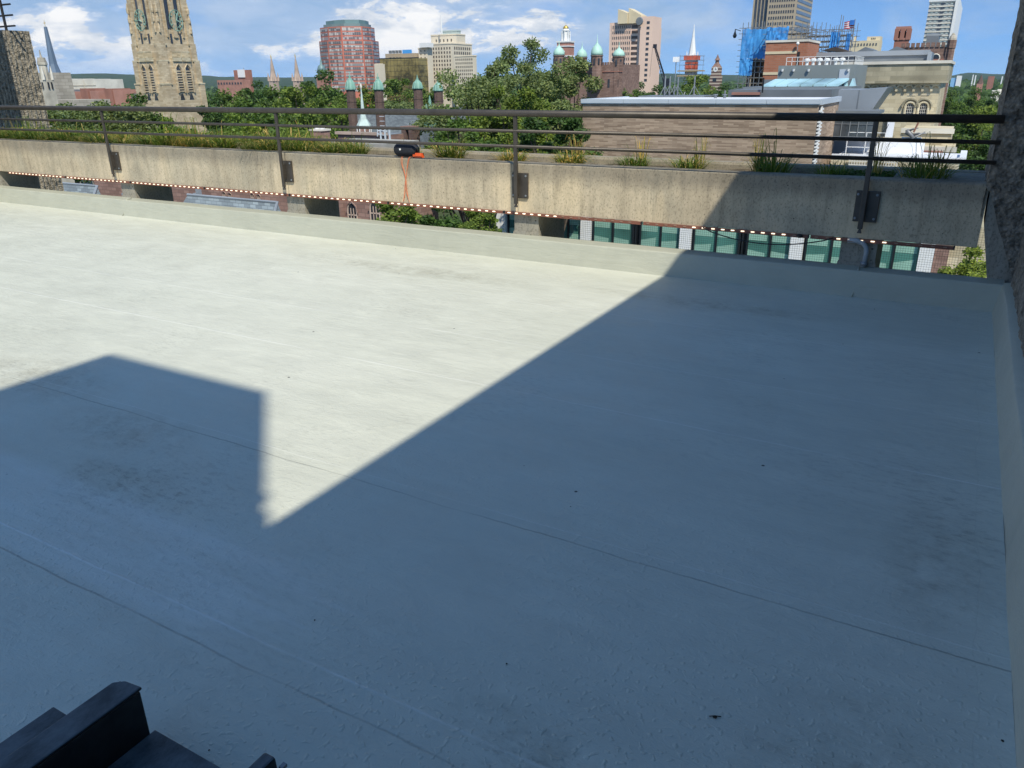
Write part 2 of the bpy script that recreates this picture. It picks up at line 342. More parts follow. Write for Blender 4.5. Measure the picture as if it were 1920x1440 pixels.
MT['hark']=brick('tan_ashlar_stone',(.50,.39,.25),(.70,.58,.40),(.47,.38,.27),1.0,.42,.02,.9,.35,.2)
MT['ashl']=brick('cream_ashlar_stone',(.52,.44,.29),(.76,.67,.48),(.52,.44,.31),1.0,.42,.02,.9,.3,.12)
MT['ashd']=brick('weathered_parapet_stone',(.34,.31,.22),(.56,.50,.36),(.38,.34,.25),1.2,.5,.02,.9,.55,.2)
MT['cream']=plain('cream_limestone',(.68,.60,.47),.8,0,.1,.06)
MT['lime']=brick('grey_limestone',(.42,.38,.31),(.55,.50,.42),(.33,.3,.25),1.2,.5,.03,.9,.35,.2)
MT['pale']=plain('pale_limestone',(.68,.64,.56),.85,0,.2,.15)
MT['pink']=plain('pink_precast',(.78,.57,.46),.8,0,.06,.05)
MT['tanc']=plain('tan_precast',(.42,.345,.25),.8,0,.1,.05)
MT['dkglass']=glass('dark_glass',(.035,.038,.045)); MT['brglass']=glass('brown_glass',(.085,.06,.05),.3,.4)
MT['grglass']=glass('grey_glass',(.10,.11,.115),.2)
MT['blind']=plain('pale_blind',(.34,.32,.28),.6,0,.3,.4)
MT['goldglass']=None
MT['roofgreen']=plain('grey_green_metal',(.16,.25,.25),.5,.1,.1,.2)
MT['zinc']=plain('grey_zinc',(.20,.215,.225),.45,.25,.12,.5)
MT['zincl']=plain('light_zinc',(.32,.345,.37),.4,.2,.1,.3)
MT['coping']=plain('white_metal_coping',(.52,.57,.62),.4,.1,.06,.5)
MT['membrane']=plain('white_roof_membrane',(.74,.75,.78),.55,0,.08,.3)
MT['skylight']=glass('frosted_skylight',(.36,.55,.60),.25)
MT['grnglass']=glass('green_tinted_glass',(.06,.17,.145),.1)
MT['grnblind']=plain('green_tinted_blind',(.27,.46,.37),.4,0,.12,.6)
MT['frame']=plain('dark_window_frame',(.018,.022,.026),.4,.2,.1,2)
MT['netblue']=plain('blue_netting',(.03,.17,.55),.7,0,.35,.8)
MT['netred']=plain('red_netting',(.55,.11,.06),.7,0,.3,.8)
MT['wood']=plain('timber',(.45,.33,.17),.8,0,.2,2)
MT['steel']=plain('galvanised_tube',(.25,.27,.29),.5,.4,.2,3)
MT['crane']=plain('dark_crane_steel',(.025,.028,.04),.5,.2,.1,3)
MT['bark']=plain('bark',(.085,.065,.05),.9,0,.4,4,.2,.5)
MT['hedge']=plain('white_marble',(.66,.66,.66),.7,0,.1,.5)
MT['voidm']=plain('void_black',(.02,.02,.022),.8,0,.1,2)
def goldmat():
    n=NT('gold_mirror_glass',.22,.45,.6); sp=n.new('ShaderNodeSeparateXYZ'); n.L.new(n.co,sp.inputs[0])
    w=None
    for ax,per in ((0,3.2),(2,3.6)):
        a=n.math('LESS_THAN',n.math('FRACT',n.math('DIVIDE',sp.outputs[ax],per)),.07); w=a if w is None else n.math('MAXIMUM',w,a)
    n.color(n.mix(w,n.ramp(n.noise(.06,5,.7),(.4,(.09,.07,.025)),(.55,(.42,.31,.105))),(.07,.055,.03))); return n.m
MT['goldglass']=goldmat()
MT['leafF']=leafmat('airy_leaves',(.19,.245,.10),.5); MT['leafA']=leafmat('green_leaves',(.11,.18,.04)); MT['leafB']=leafmat('dark_leaves',(.06,.12,.03)); MT['leafC']=leafmat('fresh_leaves',(.17,.25,.05)); MT['leafD']=leafmat('grey_green_leaves',(.17,.22,.09))
MT['bladeA']=leafmat('grass_blades',(.15,.225,.05),.55); MT['bladeB']=leafmat('dry_blades',(.55,.42,.17),.4)
def emis(name,c,s):
    n=NT(name,.5); n.b.inputs['Emission Color'].default_value=(*c,1); n.b.inputs['Emission Strength'].default_value=s; n.color((.8,.7,.5)); return n.m
MT['led']=emis('lit_led',(1,.84,.62),1.7); MT['ledoff']=plain('unlit_led',(.34,.22,.15),.4,0,.1,20)
# ------------------------------------------------------------ ground, hills
def ground():
    n=NT('city_ground',.95,0,.2); f=n.noise(.02,6,.6); n.color(n.ramp(f,(.4,(.05,.075,.025)),(.55,(.07,.085,.04)),(.62,(.12,.12,.11))))
    m=M(); K=8000; m.quad((-K,-200,GZ),(K,-200,GZ),(K,K,GZ),(-K,K,GZ)); m.quad((-K,-K,GZ-.01),(K,-K,GZ-.01),(K,-200,GZ),(-K,-200,GZ))
    tag(m.build('ground',n.m),kind='structure')
    nh=NT('wooded_hills',.95,0,.1); f=nh.noise(.012,8,.7); nh.color(nh.ramp(f,(.35,(.022,.048,.018)),(.65,(.05,.09,.028)))); nh.bump(f,1,25)
    m=M(); NA,NR=260,10
    tops=[(-260,150),(0,148),(130,139),(190,139),(260,141),(385,142),(420,145),(600,146),(900,143),(1225,138),(1290,139),(1400,142),(1600,144),(1780,143),(1812,137),(1880,139),(2100,141),(2600,140)]
    tp=[(math.atan(ratio(x,y)) if x<2300 else math.radians(25),te(x,y)) for x,y in tops]; tp[0]=(math.radians(-84),tp[0][1])
    def hh(a,k):
        e=tp[-1][1]
        for (a0,e0),(a1,e1) in zip(tp,tp[1:]):
            if a0<=a<=a1: u=(a-a0)/(a1-a0); u=u*u*(3-2*u); e=e0+(e1-e0)*u; break
        t=k/(NR-1); dist=4200+3200*t
        z=GZ+(e*7400+H-GZ)*max(0,math.sin(math.pi*.5*min(1,t*1.02)))**1.2
        z+=noise.noise(Vector((math.cos(a)*dist*.003,math.sin(a)*dist*.003,0)))*9*t
        return dist,z
    for i in range(NA):
        a=math.radians(-84+108*i/(NA-1))
        for k in range(NR):
            d,z=hh(a,k); m.v.append((d*math.sin(a),d*math.cos(a),z))
    for i in range(NA-1):
        for k in range(NR-1): m.f.append((i*NR+k,(i+1)*NR+k,(i+1)*NR+k+1,i*NR+k+1))
    tag(m.build('hills',nh.m,smooth=True),kind='structure')
ground()
# ------------------------------------------------------------ terrace
def terrace():
    XW=.352; XL=-16
    m=M(); m.quad((XL,-4,0),(XW,-4,0),(XW,5.972,0),(XL,5.972,0))
    m.box(XL,XW+.3,-4,6.9,-.9,-.35)
    tag(m.build('terrace_floor',MT['floor']),kind='structure')
    # painted curb at the far edge: sloped face, flat cap; and along the right wall
    m=M(); prof=[(5.968,-.01),(5.975,.004),(6.028,.174),(6.036,.182),(6.195,.185),(6.205,.175),(6.21,-.34)]
    n=90; xs=[XL+(XW+.04-XL)*i/(n-1) for i in range(n)]
    for i,x in enumerate(xs):
        for y,z in prof: 
            q=noise.noise(Vector((x*1.7,0,z*3)))*.004; m.v.append((x,y+q,z+(q*.8 if 0<z else 0)))
    k=len(prof)
    for i in range(n-1):
        for j in range(k-1): m.f.append((i*k+j,(i+1)*k+j,(i+1)*k+j+1,i*k+j+1))
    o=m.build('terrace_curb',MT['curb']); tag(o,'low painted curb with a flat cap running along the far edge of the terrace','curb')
    m=M(); prof=[(.348,-.01),(.353,.004),(.380,.174),(.388,.184),(.45,.19)]; ys=[-4+ (6.1+4)*i/79 for i in range(80)]
    for y in ys:
        for x,z in prof:
            q=noise.noise(Vector((x*9,y*2.3,z*9+5)))*.007; m.v.append((x+q,y,z+(q*.5 if z>0 else 0)))
    k=len(prof)
    for i in range(79):
        for j in range(k-1): m.f.append((i*k+j,i*k+j+1,(i+1)*k+j+1,(i+1)*k+j))
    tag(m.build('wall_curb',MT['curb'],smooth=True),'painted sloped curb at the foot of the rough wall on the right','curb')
    # vertical painted bead on curb
    for xx,lab in ((-8.88,'narrow painted ridge on the far curb near the left end'),(-.53,'narrow painted ridge on the far curb under the bent grey pipe')):
        b=M(); b.tube([(xx-.008,5.96,.0),(xx+.005,6.0,.05),(xx,6.032,.16),(xx+.003,6.048,.186),(xx,6.12,.188)],[.004,.006,.007,.008,.006],8)
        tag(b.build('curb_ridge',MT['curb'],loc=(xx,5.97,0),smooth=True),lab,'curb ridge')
terrace()
def rough_panel(m,o,u,v,nu,nv,nrm,amp,fr,ribs=0):
    """displaced sheet: o origin, u/v edge vectors"""
    b=len(m.v); o,u,v,nrm=map(Vector,(o,u,v,nrm))
    for i in range(nu+1):
        for j in range(nv+1):
            p=o+u*(i/nu)+v*(j/nv)
            d=noise.fractal(p*fr,.9,2.2,4)*amp
            if ribs:
                t=(i/nu*ribs)%1; d+=(amp*1.2 if t<.55 else -amp*.8)*(.7+.6*noise.noise(p*fr*1.3))
            if i in(0,nu): d*=.3
            m.v.append(tuple(p+nrm*d))
    for i in range(nu):
        for j in range(nv):
            a=b+i*(nv+1)+j; m.f.append((a,a+nv+1,a+nv+2,a+1))
def walls():
    # right hand wall of the terrace, rough hammered concrete, shades the terrace
    t=thing('rough_wall','rough hammered concrete wall in shade rising along the right side of the terrace','wall',(.45,2,0))
    m=M(); m.box(.448,.9,-4,6.13,-.3,4.17); rough_panel(m,(.432,6.13,.17),(0,-6.6,0),(0,0,1.6),420,100,(-1,0,0),.012,9)
    m.build('wall_body',MT['rust'],t)
    # column at the far right corner
    t=thing('rough_column','dark rough concrete column at the right end of the railing and planter','column',(.5,6.5,0))
    m=M()
    zs=[(.160,.80)]+[(max(.158,onY(x_,y_,6.15).x+.012),onY(x_,y_,6.15).z) for x_,y_ in ((1856,365),(1866,420),(1880,470),(1893,520),(1908,600))]
    m.box(.178,1.4,6.165,7.35,.80,4.17)
    for i in range(5): m.box(zs[i+1][0]+.008,1.4,6.167,7.3,zs[i+1][1],zs[i][1])
    rough_panel(m,(.168,6.15,.80),(.5,0,0),(0,0,3.37),60,300,(0,-1,0),.016,11)
    # lower flare of the front
    b=len(m.v); nu,nv=40,50
    for i in range(nu+1):
        for j in range(nv+1):
            z=zs[5][1]+.001+(.80-zs[5][1]-.001)*j/nv
            xl=next((zs[k+1][0]+(zs[k][0]-zs[k+1][0])*(z-zs[k+1][1])/(zs[k][1]-zs[k+1][1]) for k in range(5) if zs[k+1][1]<=z<=zs[k][1]),.168 if z>.5 else .33)
            p=Vector((xl+(.66-xl)*i/nu,6.15,z)); d=noise.fractal(p*11,.9,2.2,4)*.016
            m.v.append((p.x+(noise.noise(p*14)*.008 if i==0 else 0),6.15-d,p.z))
    for i in range(nu):
        for j in range(nv): a=b+i*(nv+1)+j; m.f.append((a,a+nv+1,a+nv+2,a+1))
    rough_panel(m,(.168,7.3,.6),(0,-1.15,0),(0,0,3.55),60,200,(-1,0,0),.014,11)
    m.build('shaft',MT['rust'],t)
    m=M(); a=onY(1858,345,6.2);
    P_=[onY(1858,345,6.19),onY(1845,425,6.19),onY(1849,500,6.19),onY(1853,560,6.19)]; pl=[(P_[0].x,P_[0].z+.05),(P_[1].x,P_[1].z),(P_[2].x,P_[2].z),(P_[3].x,P_[3].z),(.6,P_[3].z),(.6,P_[0].z+.05)]
    n0=len(m.v)
    for yy in (6.19,6.6):
        for x,z in pl: m.v.append((x,yy,z))
    m.f.append((5,4,3,2,1,0)); m.f.append((6,7,8,9,10,11))
    for i in range(6): j=(i+1)%6; m.f.append((i,j,6+j,6+i))
    m.build('smooth_base',MT['conc_d'],t)
    # tall shaft behind the photographer that throws the stepped shadow
    h=8.0; ax,ay=-2.96+.581*h,2.6-.565*h
    m=M(); m.box(ax-1.3,ax,ay-4,ay,6.72,h); m.box(ax-1.28,ax+.014,ay-3.95,ay+.008,-.3,6.45); m.box(ax-1.28,ax-.004,ay-3.95,ay-.004,6.451,6.56); m.box(ax-1.28,ax+.016,ay-3.95,ay+.004,6.561,6.64); m.box(ax-1.28,ax-.002,ay-3.95,ay-.002,6.641,6.719)
    tag(m.build('stair_tower',MT['rust'],loc=(ax,ay,0)),'rough concrete stair shaft standing behind the right wall','tower')
    m=M(); m.box(-13.8,-12.0,4.2,5.9,-.3,7.5)  # unseen block, added so that the ribbed pier's front face falls in shadow
    tag(m.build('shade_block',MT['rust'],loc=(-12.6,5,0)),'unseen rough concrete block added to shade the front of the ribbed pier','wall')
    # ribbed concrete pier beyond the planter on the left
    t=thing('ribbed_pier','ribbed broken concrete pier standing behind the planter at the far left','column',(-15,8.2,-1))
    X0,X1=-15.8,-14.16
    m=M(); m.box(X0,X1-.03,8.03,8.42,-2,2.33)
    rough_panel(m,(X0,8.0,-1.4),(X1-X0,0,0),(0,0,3.76),120,240,(0,-1,0),.012,10,16)
    rough_panel(m,(X1,8.0,-1.4),(0,.45,0),(0,0,3.76),50,280,(1,0,0),.014,10,6)
    m.build('shaft',MT['rustl'],t)
    m=M()
    m.tube([(-14.20,8.1,2.3),(-14.20,8.1,3.9)],.022,6)
    m.tube([(-14.75,8.1,2.3),(-14.75,8.1,3.9)],.022,6)
    lt=thing('roof_ladder','black rung ladder standing on top of the ribbed pier','ladder',(-14.5,8.1,2.3)); m.build('rail',MT['cable'],lt)
    r=M(); r.tube([(-14.2,7.6,0),(-13.05,7.6,0)],.013,6); me=rawmesh(M().tube([(-.55,0,0),(.55,0,0)],.014,6),'rung',MT['cable'])
    copies('rung',me,lt,[(-14.48,8.1,2.42+.16*i) for i in range(9)])
walls()
ZT,ZB,DY=.8182,.3901,6.1721
def planter():
    t=thing('concrete_planter','long board marked concrete planter beam along the terrace edge below the railing','planter',(-6,6.6,.4))
    X0,X1=-14,.188
    m=M()
    n=140
    def sect(prof):
        b=len(m.v)
        for i in range(n):
            x=X0+(X1-X0)*i/(n-1)
            for (y,z) in prof:
                q=noise.noise(Vector((x*1.3,y*5,z*5)))*.004+noise.noise(Vector((x*14,y*9,z*9)))*.0018
                m.v.append((x,y+q,z+q))
        k=len(prof)
        for i in range(n-1):
            for j in range(k):
                j2=(j+1)%k; m.f.append((b+i*k+j,b+(i+1)*k+j,b+(i+1)*k+j2,b+i*k+j2))
        m.f.append(tuple(b+j for j in range(k))); m.f.append(tuple(b+(n-1)*k+j for j in range(k-1,-1,-1)))
    sect([(DY,ZB),(DY,.6),(DY,ZT-.012),(DY+.012,ZT),(DY+.15,ZT),(DY+.16,ZT-.012),(DY+.16,.62),(6.93,.62),(6.93,.80),(6.94,.82),(7.06,.82),(7.08,.80),(7.08,ZB)])
    m.build('trough',MT['conc'],t)
    s=M(); 
    b=0; nx,ny=200,8
    for i in range(nx):
        for j in range(ny):
            x=X0+.05+(X1-X0-.6)*i/(nx-1); y=DY+.155+(6.935-DY-.155)*j/(ny-1)
            s.v.append((x,y,.755+noise.fractal(Vector((x*4,y*4,0)),1,2,3)*.03))
    for i in range(nx-1):
        for j in range(ny-1): s.f.append((i*ny+j,(i+1)*ny+j,(i+1)*ny+j+1,i*ny+j+1))
    s.build('soil',MT['soil'],t)
    e=M(); e.box(-.42,X1-.01,DY+.161,6.929,.7,.812); e.build('end_block',MT['conc_d'],t)
    # fins that carry the planter
    labs=['concrete fin under the planter at the far left','concrete fin under the planter below the first visible railing post','concrete fin under the planter left of the arched stone windows','concrete fin under the planter beside the white mullion','concrete fin with a bent grey pipe under the planter at the right']
    for i,x in enumerate((-11.98,-9.02,-6.19,-3.36,-.56)):
        m=M(); m.box(x-.125,x+.125,6.195,6.73,-.33,ZB+.002); m.box(x-.122,x+.122,6.22,6.728,-1.6,-.331); m.box(x-.142,x+.142,6.183,6.212,.16,.212,.012,.004)
        tag(m.build('support_fin',MT['conc_d'],loc=(x,6.6,.2)),labs[i],'concrete fin',group='concrete fins carrying the planter')
    # a darker ceiling/beam behind: the fins reach down to a shelf that closes the view only close to each fin
    m=M(); m.tube([(-.50,6.16,.33),(-.485,6.16,.345),(-.47,6.16,.36),(-.46,6.16,.386)][::-1],.018,10)
    pts=[(-.64,6.17,.372),(-.575,6.165,.374),(-.53,6.163,.36),(-.505,6.16,.33),(-.50,6.158,.29),(-.505,6.155,.19)]
    m=M(); m.tube(pts,.019,10)
    t2=thing('drain_pipe','grey bent pipe dropping in front of the right fin under the planter','pipe',(-.53,6.16,.2))
    m.build('pipe',MT['pipe'],t2,True); c=M(); c.tube([(-.505,6.1555,.20),(-.5045,6.1555,.228)],.026,10); c.build('collar',MT['steel'],t2,True)
planter()
def railing():
    t=thing('metal_railing','dark bronze metal railing with three rails bolted to the concrete planter','railing',(-6,6.11,.8))
    Y=6.11; X0,X1=-14,.19
    m=M(); m.tube([(X0,Y,1.235),(-5.0,Y,1.237),(X1,Y,1.233)],.0275,16); m.build('top_rail',MT['rail'],t,True)
    for z in (1.09,.963):
        m=M(); m.tube([(X0,Y,z),(X1+.005,Y,z)],.0138,10); m.build('mid_rail',MT['rail'],t,True)
    for x in (-11.96,-9.13,-6.25,-3.42,-.565):
        m=M(); m.box(x-.017,x+.017,Y-.011,Y+.011,.47,1.225); 
        m.prism([(x-.017,Y-.011),(x+.017,Y-.011),(x+.017,Y+.011),(x-.017,Y+.011)],.44,.47,[(x-.006,Y-.004),(x+.006,Y-.004),(x+.006,Y+.011),(x-.006,Y+.011)])
        p=m.build('post',MT['rail'],t)
        m=M(); m.box(x-.01+.012,x+.012+.085-.0,6.152,6.171,.515,.735); m.box(x-.063,x+.002,6.152,6.171,.515,.735); m.box(x-.012,x+.012,Y+.011,6.152,.55,.70)
        pl=m.build('mounting_plate',MT['rail'],t)
        me=rawmesh(M().lathe(0,0,[(.009,0),(.009,.006),(.004,.008)],8),'bolt',MT['steel'])
        for bx in (x-.048,x+.078):
            for bz in (.54,.71):
                o=bpy.data.objects.new('bolt',me); COL.objects.link(o); o.parent=pl; o.location=Vector((bx,6.151,bz))-wloc(t); o.rotation_euler=(math.pi/2,0,0)
railing()
def lights():
    bars=[-12.2+1.335*i for i in range(9)]+[]
    desc=['far left end of the planter','first visible railing post','left of the second fin','second visible railing post','orange cord','trees seen below the planter','third railing post','unlit stretch over the left green windows','shadow edge on the beam']
    x=-11.55; L=1.33; me=rawmesh(M().box(-.013,.013,-.006,.0,-.0038,.0038),'lamp',MT['led']); me2=rawmesh(M().box(-.012,.012,-.005,.0,-.003,.003),'lamp',MT['ledoff'])
    k=0
    while x<.0:
        x1=min(x+L,.06)
        lab='brown LED strip under the planter edge, %s'%['leftmost one in view','below the first post on the left','second to the right of the first fin','ending at the second post','right of the second post','crossed by the tips of the orange cord','over the leafy trees','over the third fin','mostly unlit, crossing the shadow edge','rightmost one with a dark end'][min(k,9)]
        t=thing('light_strip',lab,'light strip',(x,6.165,.375),'LED strips along the lower edge of the planter')
        m=M(); m.box(x+.008,x1-.008,6.160,6.1715,.3665,.3895); m.box(x+.008,x1-.008,6.149,6.16,.3665,.370)
        m.build('channel',MT['strip'],t)
        c=M(); c.box(x1-.012,x1-.002,6.151,6.172,.365,.392); c.build('end_cap',MT['cable'],t)
        n=int((x1-x-.03)/.078); lit=[];off=[]
        for i in range(n):
            px=x+.05+.078*i
            on=True
            if -3.05<px<-1.85: on=False
            if -1.05<px<-.75: on=False
            if px>-.33: on=False
            (lit if on else off).append((px,6.1595,.379))
        if lit: copies('lamp',me,t,lit)
        if off: copies('lamp',me2,t,off)
        x=x1; k+=1
    m=M(); pts=[(-1.72,6.14,.385)]+[( -1.72+(.98)*i/16, 6.13, .385-.085*math.sin(math.pi*i/16)**.8) for i in range(1,16)]+[(-.74,6.14,.385)]
    m.tube(pts,.005,6); tag(m.build('black_cable',MT['cable'],loc=(-1.2,6.13,.38),smooth=True),'black cable sagging below the light strip in front of the green windows','cable')
    m=M(); m.lathe(-.98,6.15,[(.012,.365),(.022,.373),(.022,.386),(.01,.393)],8); tag(m.build('cable_clamp',MT['cable'],loc=(-.98,6.15,.38)),'small black knotted clamp on the lit strip above the sagging cable','clamp')
    # wire mesh guard
    t=M(); Y=6.95; X0,X1=-3.3,.3
    x=X0
    while x<X1: t.box(x,x+.0013,Y,Y+.0013,-.6,.42); x+=.019
    z=-.6
    while z<.42: t.box(X0,X1,Y-.0015,Y-.0002,z,z+.0013); z+=.019
    tag(t.build('wire_mesh',MT['cable'],loc=(-1.5,6.95,0)),'fine square wire mesh guard stretched behind the gap under the planter','wire mesh')
lights()
def speaker():
    t=thing('portable_speaker','black rounded cylinder speaker lying on the edge of the planter','speaker',(-4.71,6.25,ZT+.002))
    cx,cy,cz=-4.71,6.255,ZT+.066; L=.135
    m=M(); prof=[(-L,.028),(-L+.012,.045),(-L+.03,.058),(-L+.05,.062),(0,.064),(L-.05,.062),(L-.03,.058),(L-.012,.045),(L,.028)]
    n=24
    for dx,r in prof:
        for i in range(n): a=2*math.pi*i/n; m.v.append((cx+dx,cy+r*math.cos(a),cz+r*math.sin(a)))
    for k in range(len(prof)-1):
        for i in range(n): j=(i+1)%n; m.f.append((k*n+i,k*n+j,(k+1)*n+j,(k+1)*n+i))
    m.f.append(tuple(range(n))); m.f.append(tuple((len(prof)-1)*n+i for i in range(n-1,-1,-1)))
    m.build('body',MT['black'],t,True)
    m=M(); m.box(cx-.04,cx-.022,cy-.0665,cy-.060,cz+.0,cz+.017); m.build('badge',MT['white'],t)
    m=M(); m.tube([(cx-.10,cy-.02,cz+.062),(cx,cy-.02,cz+.068),(cx+.10,cy-.02,cz+.062)],.006,6); m.build('handle_ridge',MT['cable'],t,True)
    m=M(); m.box(cx-.09,cx+.09,cy-.03,cy+.03,ZT+.001,ZT+.012); m.build('foot',MT['cable'],t)
    for s_ in (-1,1):
        m=M(); m.v=[];
        for xx,r in ((cx+s_*(L+.0005),.024),(cx+s_*(L+.004),.02)):
            for i in range(16): a=2*math.pi*i/16; m.v.append((xx,cy+r*math.cos(a),cz+r*math.sin(a)))
        for i in range(16): j=(i+1)%16; m.f.append((i,j,16+j,16+i))
        m.f.append(tuple(range(16,32))); m.build('end_cone',MT['frame'],t)
    t=thing('cord_plug','bright orange plug block of the extension cord beside the black speaker','plug',(-4.53,6.22,ZT))
    m=M(); m.box(-4.575,-4.495,6.195,6.245,ZT+.003,ZT+.045,.005,.005); m.build('plug_body',MT['orange'],t)
    m=M(); m.box(-4.60,-4.5751,6.20,6.235,ZT+.006,ZT+.03); m.build('socket_end',MT['orange'],t)
    cd=thing('extension_cord','thin orange extension cord hanging in loops over the face of the planter','cord',(-4.6,6.16,ZT))
    Y=6.160
    for pts in ([(-4.575,6.19,ZT+.012),(-4.61,6.168,ZT+.006),(-4.625,Y,.78),(-4.65,Y,.70),(-4.668,Y,.62),(-4.677,Y,.545),(-4.69,Y,.48),(-4.712,Y,.41)],
                [(-4.71,6.20,ZT+.006),(-4.715,6.172,ZT+.005),(-4.712,Y,.77),(-4.69,Y,.70),(-4.673,Y,.63),(-4.672,Y-.004,.56),(-4.665,Y-.004,.49),(-4.64,Y,.40)],
                [(-4.70,6.20,ZT+.006),(-4.70,6.172,ZT+.005),(-4.698,Y-.002,.76),(-4.678,Y-.002,.69),(-4.664,Y-.003,.62),(-4.660,Y-.006,.56),(-4.655,Y-.004,.48),(-4.65,Y,.43)],
                [(-4.59,6.19,ZT+.010),(-4.62,6.168,ZT+.006),(-4.64,Y-.003,.75),(-4.655,Y-.003,.66),(-4.683,Y-.004,.56),(-4.70,Y-.002,.46),(-4.718,Y,.40)]):
        V=[Vector(p) for p in pts]; sm=[]
        for i in range(len(V)-1):
            p0,p1,p2,p3=V[max(i-1,0)],V[i],V[i+1],V[min(i+2,len(V)-1)]
            for s_ in range(5):
                u=s_/5; sm.append(.5*((2*p1)+(-p0+p2)*u+(2*p0-5*p1+4*p2-p3)*u*u+(-p0+3*p1-3*p2+p3)*u**3))
        sm.append(V[-1]); m=M(); m.tube(sm,.0021,6); m.build('cord_strand',MT['cord'],cd,True)
speaker()
def debris():
    r=random.Random(9)
    for i,(px,py,s_,lab) in enumerate(((590,1163,.007,'tiny dark pebble on the shaded deck near the lower left seam'),(1640,580,.010,'dark crumb on the deck close to the right end of the far curb'),(1340,1345,.012,'small brown twig lump on the deck at the lower right'),(1070,950,.006,'tiny black crumb on the shaded deck in the middle'),(392,1407,.006,'black crumb beside the metal trough'),(742,466,.008,'dark crumb on the sunlit deck before the far curb'),(1880,1390,.009,'dark pebble against the foot of the right wall'),(950,1245,.007,'small dark chip on the shaded deck at bottom middle'))):
        v=ray(px,py); t=-H/v.z; x,y=v.x*t,v.y*t; s_*=.42; m=M(); m.lathe(x,y,[(s_*.7,.0005),(s_,s_*.4),(s_*.5,s_*.8)],6,r.random()); m.v=[(a+r.uniform(-.3,.3)*s_,b+r.uniform(-.3,.3)*s_,c) for a,b,c in m.v]
        if i==2: m.tube([(x-.012,y-.006,.003),(x,y,.005),(x+.014,y+.007,.003)],.0014,5)
        tag(m.build('debris_crumb',MT['debris'],loc=(x,y,0)),lab,'debris')
MT['debris']=plain('dark_debris',(.035,.03,.022),.9,0,.4,60)
debris()
def trough():
    t=thing('metal_trough','dark sheet metal trough with raised sides lying on the terrace at the lower left','trough',(-1.3,0,0))
    Y1=.8; Y0=-.7
    m=M(); m.box(-1.452,-1.062,Y0,Y1,.004,.062); m.build('base',MT['trough'],t)
    m=M(); m.box(-1.528,-1.452,Y0,Y1-.012,.004,.188,.0,.0); m.prism([(-1.528,Y0),(-1.452,Y0),(-1.452,Y1-.006),(-1.505,Y1-.012),(-1.528,Y1-.03)],.1885,.197); m.build('tall_side',MT['trough'],t)
    m=M(); m.box(-1.61,-1.5285,Y0,Y1-.13,.004,.172,.004,0); m.build('outer_flange',MT['trough'],t)
    m=M(); m.box(-1.062,-1.018,Y0,Y1,.004,.205,.006,.006); m.build('low_side',MT['trough'],t)
    m=M(); m.lathe(-1.04,.81,[(.006,.12),(.006,.135)],6); m.box(-1.03,-1.02,.801,.815,.16,.168); m.build('screw',MT['steel'],t)
trough()
for o in list(bpy.data.objects):
    if o.name.split('.')[0] in ('tall_side','low_side','outer_flange','base','mounting_plate','post'):
        b_=o.modifiers.new('edge','BEVEL'); b_.width=.003 if 'side' not in o.name else .006; b_.segments=2; b_.limit_method='ANGLE'
# ------------------------------------------------------------ grass tufts in planter
def blade_mesh(seed,n,h,spread,dry,tall=0):
    r=random.Random(seed); m=M(); mi=[]
    for i in range(n):
        a=r.uniform(0,2*math.pi); d=r.random()**.6*spread*.42; bx,by=d*math.cos(a),d*math.sin(a)
        a2=a+r.gauss(0,.6); out=spread*r.uniform(.25,1.0); hh=h*r.uniform(.45,1.1)
        if tall and r.random()<tall: hh*=1.9; out*=.5
        w=r.uniform(.003,.006); K=5; pr=[]
        droop=r.uniform(.2,1.0)
        for k in range(K+1):
            u=k/K; x=bx+math.cos(a2)*out*u**1.5; y=by+math.sin(a2)*out*u**1.5; z=hh*(math.sin(u*math.pi*.5*(1+.5*droop))) if droop>.3 else hh*u
            ww=w*(1-u*.85); sx_,sy_=-math.sin(a2)*ww,math.cos(a2)*ww; pr.append(((x+sx_,y+sy_,z),(x-sx_,y-sy_,z)))
        b=len(m.v)
        for p,q in pr: m.v+=[p,q]
        for k in range(K): m.f.append((b+2*k,b+2*k+1,b+2*k+3,b+2*k+2)); mi.append(1 if i/n<dry else 0)
    me=bpy.data.meshes.new('grass_tuft'); me.from_pydata(m.v,[],m.f); me.materials.append(MT['bladeA']); me.materials.append(MT['bladeB'])
    me.polygons.foreach_set('material_index',mi); me.update(); return me
